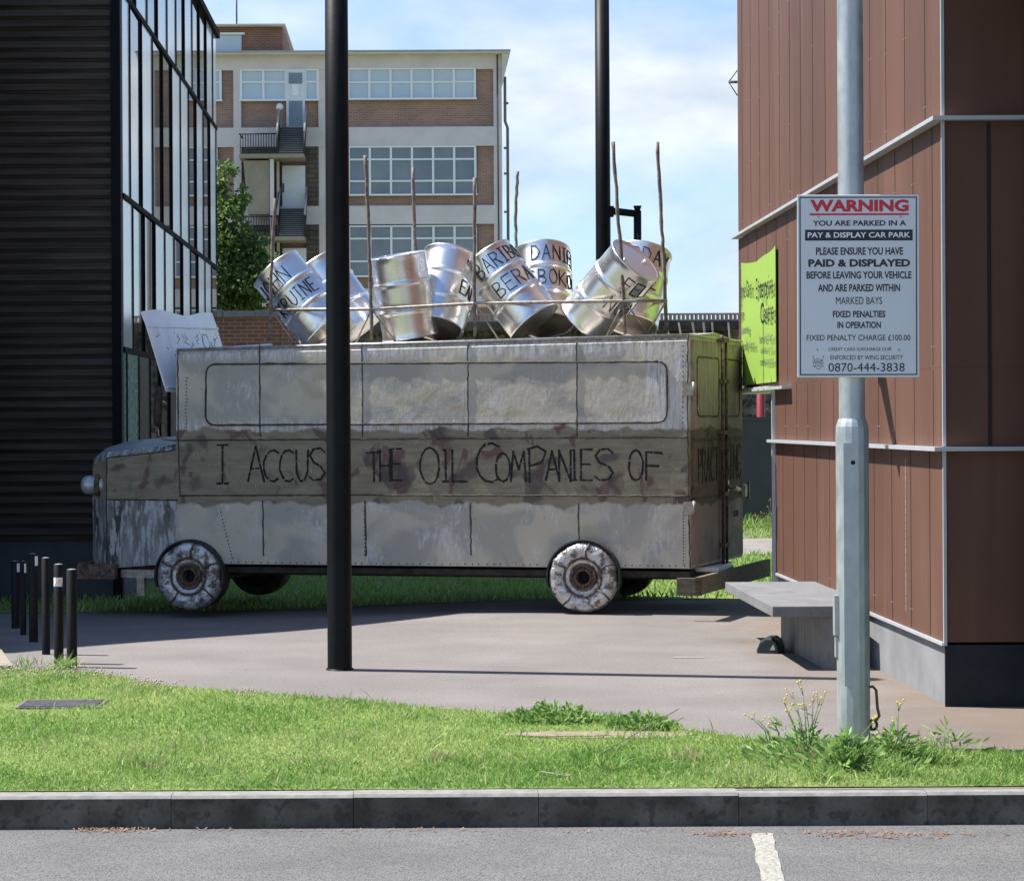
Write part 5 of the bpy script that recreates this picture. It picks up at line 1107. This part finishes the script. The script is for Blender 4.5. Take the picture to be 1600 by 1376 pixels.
def tuft_(label, a, b, n_, h_, m, grp='tufts of long grass'):
    c_ = gnd(a, b); th = RNG.uniform(0,6.28,n_); P_ = np.stack([c_.x+RNG.normal(0,.05,n_), c_.y+RNG.normal(0,.04,n_), np.zeros(n_)],1); D_ = np.stack([np.cos(th)*.6, np.sin(th)*.6, RNG.uniform(.6,1.4,n_)],1)
    tag(leafcloud('grass_tuft', P_, D_, RNG.uniform(.4,1,n_)*h_, RNG.uniform(.004,.008,n_), RNG.random(n_), M[m], None, .8), label, 'grass tuft', grp)
tuft_('spiky grass tuft with dry stems in the middle of the lawn', 945, 1205, 70, .16, 'grass'); tuft_('pale dry tuft beside the spiky grass tuft', 1075, 1190, 60, .12, 'straw'); tuft_('long grass tuft at the foot of the two nearest bollards', 98, 1046, 160, .15, 'grass'); tuft_('dark tuft near the kerb, left half of the lawn', 430, 1218, 110, .10, 'grass'); tuft_('big grass tuft in front of the post by the kerb', 1290, 1222, 190, .13, 'grass'); tuft_('dense grass tuft at the kerb right of the post', 1400, 1215, 240, .15, 'grass'); tuft_('long dark grass on the right beyond the post', 1475, 1196, 260, .15, 'grass')
tuft_('straw coloured tuft at the left foot of the galvanised post', 1270, 1196, 130, .16, 'straw'); tuft_('dry brown tuft at the right foot of the galvanised post', 1385, 1188, 150, .17, 'straw'); tuft_('wispy dry tuft further right of the post', 1440, 1180, 90, .15, 'straw'); tuft_('short dry tuft at the kerb below the manhole', 235, 1205, 90, .09, 'straw'); tuft_('dry tuft near the kerb joint in the left half', 690, 1190, 80, .09, 'straw')
tuft_('thin weed on the paving edge by the left bollards', 38, 1042, 50, .12, 'weed')
# dry stick and litter by the kerb
mb = MB()
for a, b in (((845,1217),(890,1228)),((925,1196),(1060,1120))): mb.tube([gnd(*a)+Vector((0,0,.04)), gnd(*b)+Vector((0,0,.05))], .003, 5)
tag(mb.build('dry_stalks', M['kerb_top']), kind='stuff')
mb = MB()
def litter(a, b, da, n_, big=1):
    for i in range(n_):
        c_ = gnd(a+random.gauss(0,da), b+abs(random.gauss(0,3)), -.158); an = random.uniform(0,3.14); l_ = random.uniform(.006,.02)*big; w_ = random.uniform(.002,.005)
        u = Vector((math.cos(an)*l_, math.sin(an)*l_, random.uniform(0,.008))); v = Vector((-math.sin(an)*w_, math.cos(an)*w_, 0)); c_.z = -.150
        mb.face([c_-u-v, c_+u-v, c_+u+v, c_-u+v])
litter(170,1293,30,130); litter(140,1294,15,12,2); litter(1130,1301,22,60); litter(1320,1300,40,70); litter(1400,1302,100,70); litter(600,1296,300,60); litter(1380,1306,15,6,3)
tag(mb.build('leaf_litter', M['litter']), kind='stuff')
mb = MB()
for i in range(240):
    c_ = gnd(random.uniform(0,1500), random.uniform(975,1110)); an = random.uniform(0,3.1); l_ = random.uniform(.004,.014)
    u = Vector((math.cos(an)*l_, math.sin(an)*l_, 0)); v = Vector((-math.sin(an)*l_*.6, math.cos(an)*l_*.6, 0)); c_.z = zg(c_.x,c_.y)+.005
    if c_.x < XR-.1: mb.face([c_-u-v, c_+u-v*.6, c_+u*.8+v, c_-u*.7+v])
tag(mb.build('paving_litter', mat('pale_chips', (.42,.38,.32), (.2,.17,.13), 3)), kind='stuff')
# tree beyond the glass building
def tree(label, cx_px, Y, blobs, nl, leaf=.09):
    c_ = at(cx_px, 700, Y); root = thing('tree', label, 'tree', (c_.x, Y, 0)); mb = MB()
    tops = [at(a, b, Y) for a, b, *_ in blobs]; hz = min(t.z for t in tops)*.6
    mb.tube([(0,0,-.2),(.05,0,hz*.6),(0.02,.05,hz)], [.16,.12,.1], 10)
    for t in tops: mb.tube([(0.02,.05,hz*.9), ((t.x-c_.x)*.5,.1,(hz+t.z)/2), (t.x-c_.x,0,t.z)], [.06,.04,.015], 6)
    mb.build('trunk', M['trunk'], root); P_, D_ = [], []
    for (a, b, r_, wt) in blobs:
        t = at(a, b, Y); k = int(nl*wt); u = RNG.normal(size=(k,3)); u /= np.linalg.norm(u, axis=1, keepdims=True); rad = r_*RNG.random(k)**.45
        sub = RNG.integers(0, 14, k); cen = RNG.normal(size=(14,3))*r_*.55
        P_.append(np.array((t.x-c_.x, 0, t.z))+cen[sub]+u*(rad*.42)[:,None]); D_.append(u+np.array((0,0,-.2)))
    P_ = np.concatenate(P_); D_ = np.concatenate(D_); n_ = len(P_)
    leafcloud('crown', P_, D_+RNG.normal(0,.4,(n_,3)), RNG.uniform(.7,1.3,n_)*leaf, RNG.uniform(.5,.8,n_)*leaf, np.clip(RNG.normal(.45,.28,n_),0,1), M['leaf'], root)
tree('leafy green tree between the glass wall and the brick office block', 352, 47, [(350,470,.55,1.2),(375,440,.5,1.2),(345,400,.5,1),(370,390,.45,1),(350,340,.45,.8),(366,320,.3,.4),(347,280,.25,.3),(395,470,.4,.8),(405,440,.28,.5),(395,400,.3,.45),(330,430,.7,1.0),(320,350,.6,.7)], 900, .095)
